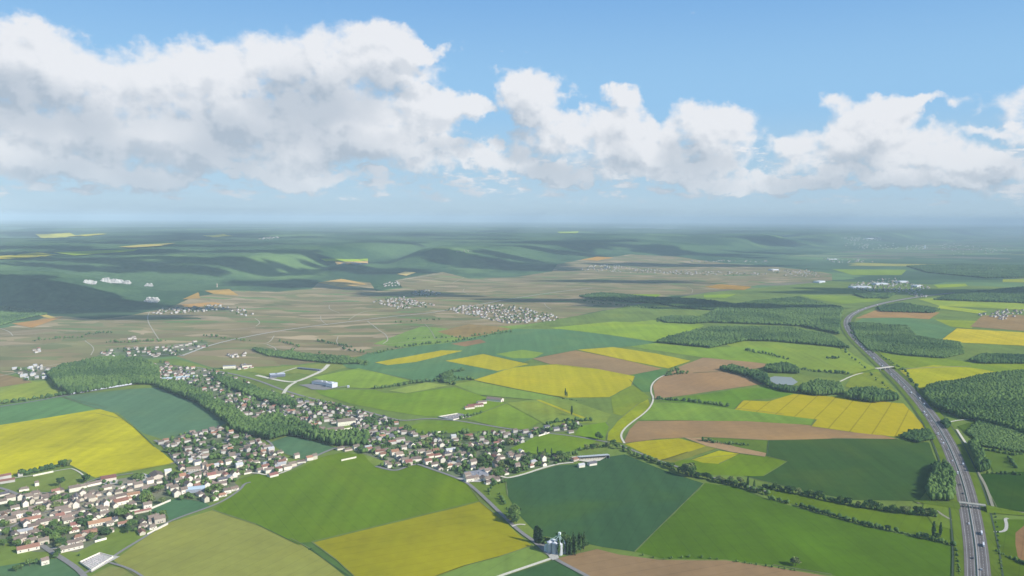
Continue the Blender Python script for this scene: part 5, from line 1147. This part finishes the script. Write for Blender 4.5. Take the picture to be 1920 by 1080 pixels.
def wood(poly, label, sp=8.0, h=(10, 17), mat=None, dens=1.0):
    q = [P3(*p) for p in poly]; W2 = [(v.x, v.y) for v in q]; xs = [w[0] for w in W2]; ys = [w[1] for w in W2]
    gx, gy = np.meshgrid(np.arange(min(xs), max(xs), sp), np.arange(min(ys), max(ys), sp)); gx = gx.ravel()+RNG.uniform(-.45, .45, gx.size)*sp; gy = gy.ravel()+RNG.uniform(-.45, .45, gy.size)*sp
    # vectorised inside test
    ins = np.zeros(gx.size, bool); j = len(W2)-1
    for i in range(len(W2)):
        xi, yi = W2[i]; xj, yj = W2[j]; c = ((yi > gy) != (yj > gy)); ins ^= c & (gx < (xj-xi)*(gy-yi)/((yj-yi) if abs(yj-yi) > 1e-9 else 1e-9)+xi); j = i
    if dens < 1: ins &= (fbm(gx/60, gy/60, 2)+RNG.uniform(-.2, .2, gx.size)) > (1-dens)
    gx, gy = gx[ins], gy[ins]; n = len(gx); hn = fbm(gx/90, gy/90, 2)
    Hh = (h[0]+(h[1]-h[0])*hn)*RNG.uniform(.85, 1.15, n)*1.0; Rr = sp*RNG.uniform(.45, .95, n); Hh = Hh*(.72+.4*Rr/sp)
    crowns('woodland', np.stack([gx, gy, H(gx, gy)+.5], 1), Rr, Hh, label, mat or M_WOOD, 'woods')
WOODS = [
 ([(1730,742),(1738,730),(1760,724),(1800,718),(1850,708),(1920,700),(2060,692),(2060,860),(1980,845),(1920,815),(1850,795),(1800,785),(1748,765)],'broad dense wood covering the slope right of the motorway',7.5,(11,18),M_WOOD,1),
 ([(1835,790),(1920,812),(2000,830),(2000,858),(1920,850),(1842,838),(1812,812)],'young plantation of low green trees below the big wood',6,(4,7),M_WOODL,.75),
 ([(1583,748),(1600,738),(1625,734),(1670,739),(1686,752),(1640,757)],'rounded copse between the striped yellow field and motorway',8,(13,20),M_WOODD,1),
 ([(1500,730),(1530,720),(1575,724),(1582,740),(1532,744),(1500,738)],'copse right of the pond',8,(12,18),M_WOOD,1),
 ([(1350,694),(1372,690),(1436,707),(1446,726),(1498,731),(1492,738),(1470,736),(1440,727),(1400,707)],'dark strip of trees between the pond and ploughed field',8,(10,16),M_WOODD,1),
 ([(1432,697),(1440,690),(1470,686),(1490,692),(1500,702),(1480,701),(1450,700)],'clump of trees behind the pond',8,(12,18),M_WOOD,1),
 ([(1228,643),(1300,623),(1345,616),(1400,616),(1480,618),(1560,632),(1592,655),(1550,650),(1450,641),(1400,640),(1350,650),(1335,654)],'long wood in front of the far field blocks',10,(11,17),M_WOOD,1),
 ([(1300,603),(1330,590),(1345,578),(1420,566),(1500,560),(1580,580),(1575,600),(1572,628),(1500,612),(1400,608),(1345,606)],'wide flat forest left of the motorway bend',12,(11,17),M_WOOD,1),
 ([(1232,600),(1260,595),(1320,596),(1345,604),(1300,608),(1250,606)],'thin wooded strip before the wide forest',10,(9,14),M_WOOD,1),
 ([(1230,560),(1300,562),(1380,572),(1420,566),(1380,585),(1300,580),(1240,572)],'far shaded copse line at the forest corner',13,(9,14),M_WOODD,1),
 ([(1593,606),(1700,612),(1718,632),(1800,643),(1808,664),(1770,673),(1700,668),(1628,658),(1606,635)],'rough scrubby wood right of the motorway bend',9,(6,12),M_WOOD,.72),
 ([(1816,678),(1840,668),(1905,668),(1990,672),(1990,683),(1840,683)],'tree belt round the hamlet at the right edge',9,(9,14),M_WOODD,1),
 ([(1645,577),(1692,570),(1762,582),(1750,588),(1650,585)],'flat dark wood beside the far motorway end',14,(10,15),M_WOODD,1),
 ([(1750,563),(1800,552),(1920,540),(2040,535),(2040,576),(1920,569)],'dark forest block at the right edge of the plain',16,(12,17),M_WOODD,1),
 ([(1600,553),(1640,548),(1680,552),(1665,560),(1620,560)],'small wood in front of the far town',14,(10,15),M_WOOD,1),
 ([(1700,500),(1800,496),(2000,500),(2000,520),(1850,522),(1740,512)],'broad dark woods beyond the far town',24,(12,16),M_WOODD,.8),
 ([(90,706),(110,692),(160,683),(192,674),(262,678),(298,694),(298,722),(246,722),(130,742),(104,728)],'large park wood beside the train line',8,(12,21),M_WOOD,1),
 ([(286,716),(340,724),(400,752),(442,777),(478,800),(492,818),(440,812),(425,797),(372,758),(330,741),(296,729)],'belt of tall trees curving along the teal field',8,(12,20),M_WOOD,1),
 ([(468,800),(500,790),(545,790),(575,806),(610,822),(670,818),(690,822),(684,838),(630,838),(600,830),(540,818),(508,828),(470,818),(430,808)],'park trees below the manor beside the small teal field',8,(13,21),M_WOOD,1),
 ([(395,705),(440,716),(490,735),(545,750),(560,765),(520,762),(470,745),(420,725)],'tree belt running through the far end of the village',9,(9,15),M_WOOD,.85),
 ([(1752,885),(1772,874),(1790,900),(1786,942),(1742,942),(1738,918)],'round-topped copse throwing shadow left of the motorway',6.5,(13,19),M_WOOD,1),
 ([(1745,880),(1760,874),(1770,885),(1752,893)],'small dark clump above the motorway copse',6,(10,14),M_WOODD,1),
 ([(1816,838),(1830,832),(1842,858),(1856,886),(1834,888),(1826,862)],'narrow dark copse right of the motorway',6.5,(12,18),M_WOOD,1),
 ([(1686,822),(1702,812),(1742,808),(1752,826),(1722,831)],'low bushy strip at the striped yellow field corner',7,(6,10),M_WOOD,1),
 ([(1765,795),(1775,790),(1782,800),(1775,806)],'tiny dark thicket beside the motorway',6,(8,11),M_WOODD,1),
 ([(470,655),(540,662),(600,668),(650,672),(690,682),(640,684),(560,676),(500,668)],'strip of trees along the vineyard edge',11,(7,12),M_WOOD,.8),
 ([(824,706),(846,700),(852,716),(832,720)],'small copse left of the big yellow field',8,(9,13),M_WOOD,1),
 ([(0,612),(40,600),(90,590),(60,582),(0,575),(-60,580),(-60,620)],'wooded foot of the hill at the left edge',14,(8,12),M_WOOD,1),
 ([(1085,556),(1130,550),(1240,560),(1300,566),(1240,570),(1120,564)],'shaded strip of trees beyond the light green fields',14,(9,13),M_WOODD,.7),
]
for a in WOODS: wood(*a[:2], a[2]*.74, a[3], a[4], a[5])
# cliffs and quarry faces: pale rock
M_ROCK = plain('limestone', (.52, .50, .46), var=.3, sc=.03)
def cliff(px, py, w, h, label):
    p = P3(px, py); rg = np.random.default_rng(int(px)); nx, nz = 26, 7; V_, F_ = [], []
    for i in range(nx):
        for j in range(nz):
            u = i/(nx-1); v = j/(nz-1); V_.append(((u-.5)*w+rg.uniform(-3, 3), rg.uniform(-5, 5)+v*h*.5, v*h*(.25+.75*float(fbm(u*4+px, 3, 3))*(1-abs(2*u-1)**4))-2))
    for i in range(nx-1):
        for j in range(nz-1): k = i*nz+j; F_.append((k, k+nz, k+nz+1, k+1))
    me = mesh('cliff', V_, F_); me.materials.append(M_ROCK); o = bpy.data.objects.new('cliff', me); C.objects.link(o); o.location = (p.x, p.y-15, p.z); tag(o, label, 'cliff', None, 'structure')
cliff(168, 532, 90, 45, 'pale rock face'); cliff(208, 530, 150, 48, 'pale rock face'); cliff(238, 532, 60, 34, 'pale rock face'); cliff(280, 536, 60, 26, 'pale rock face'); cliff(284, 566, 90, 40, 'pale rock face'); cliff(665, 495, 240, 26, 'quarry face')
# pond
sheet('pond', [(1436,711),(1452,706),(1484,708),(1496,717),(1486,723),(1456,721)], principled('pond_water', .35, .4)[0], off=1.3)
bpy.data.materials['pond_water'].node_tree.nodes['Principled BSDF'].inputs['Base Color'].default_value = (.30, .31, .27, 1)
# distant masts and hill monument
def mast(px, py, h, r, label, mat, name='mast', cat='mast'):
    p = P3(px, py); b = MB(); b.cyl(0, 0, r, -2, h, 8, r*.4); b.cyl(0, 0, r*1.6, h*.55, h*.62, 8); me = b.me(name); me.materials.append(mat); o = bpy.data.objects.new(name, me); C.objects.link(o); o.location = p; tag(o, label, cat)
mast(407, 538, 26, 4, 'brown pointed monument on the wooded slope above the vineyards', M_MONO, 'monument', 'monument'); mast(1007, 427, 60, 9, 'tiny white tower on the far skyline', M_IND, 'water_tower', 'tower'); mast(1734, 466, 60, 14, 'white tower among pale blocks in the far right plain', M_IND, 'water_tower', 'tower')

# ------------------------------------------------------------------ unseen clouds added outside the frame to throw shade on hills and plain
m_cl, t_, b_ = principled('shadow_cloud_white', 1, 0); b_.inputs['Base Color'].default_value = (.9, .9, .92, 1)
SH = [(85,560,780,240,2000,1),(10,520,480,150,2400,2),(540,532,440,280,2400,3),(760,552,320,200,2400,3),(255,595,300,90,2000,10),(430,490,800,190,3000,4),(190,487,480,170,3200,5),(640,503,420,170,3000,6),(720,508,440,180,3000,21),(970,500,680,330,3200,7),(870,482,860,220,3600,8),
      (1190,567,560,210,2400,9),(990,563,240,90,2200,11),(1350,498,800,190,3400,12),(1170,528,600,150,2800,13),(60,464,600,280,4600,17),(1800,548,900,220,3200,18),(1400,578,420,110,2200,22),(330,505,420,150,3000,26),(250,470,700,260,3000,27),(520,470,700,250,3000,28),(1040,455,900,500,3000,29),(1250,470,900,400,3000,30)]
_rs = random.Random(11)
for k in range(64):
    x_, y_ = _rs.uniform(-40, 1960), _rs.choice((_rs.uniform(432, 455), _rs.uniform(445, 500)))
    s_ = (y_-405)/60; SH.append((x_, y_, _rs.uniform(260, 700)/max(.35, s_)**.7, _rs.uniform(90, 240)/max(.35, s_)**1.2, 0, 40+k))
for (px, py, rx, ry, alt, sd) in SH:
    p = P3(px, py); alt = max(alt, .25*p.y+700); c = p+sdir*((alt-p.z)/sdir.z); pp = proj(c)
    rg = np.random.default_rng(sd); bm = bmesh.new(); bmesh.ops.create_icosphere(bm, subdivisions=4 if rx > 500 else 3, radius=1)
    for v in bm.verts:
        n = float(fbm(v.co.x*3.6+sd*7, v.co.y*3.6+v.co.z+sd*3, 4)); k = max(.25, -.25+2.5*n); v.co = Vector((v.co.x*rx*k, v.co.y*ry*k, v.co.z*min(rx, ry)*.3*k))
    me = bpy.data.meshes.new('shadow_cloud'); bm.to_mesh(me); bm.free(); me.materials.append(m_cl); o = bpy.data.objects.new('shadow_cloud', me); C.objects.link(o); o.location = c
    tag(o, kind='structure')
    if pp[1] > -90 and -200 < pp[0] < 2100: DBG.append(('CLOUD', px, py, *pp))

finish_labels()
# ------------------------------------------------------------------ haze
hb = MB(); hb.box(-89000, 89000, -8900, 75900, -1, 640, bottom=True); hme = hb.me('haze')
hz = bpy.data.materials.new('haze_air'); hz.use_nodes = True; ht = hz.node_tree; ht.nodes.clear()
pv = N(ht, 'ShaderNodeVolumePrincipled'); pv.inputs['Color'].default_value = (.70, .90, 1.0, 1); pv.inputs['Density'].default_value = BETA; pv.inputs['Anisotropy'].default_value = -0.22
oo = N(ht, 'ShaderNodeOutputMaterial'); ht.links.new(pv.outputs[0], oo.inputs['Volume'])
ho = link('haze', hme, hz); tag(ho, kind='stuff', label='pale blue air thickening towards the horizon', cat='haze')
hz.cycles.homogeneous_volume = True
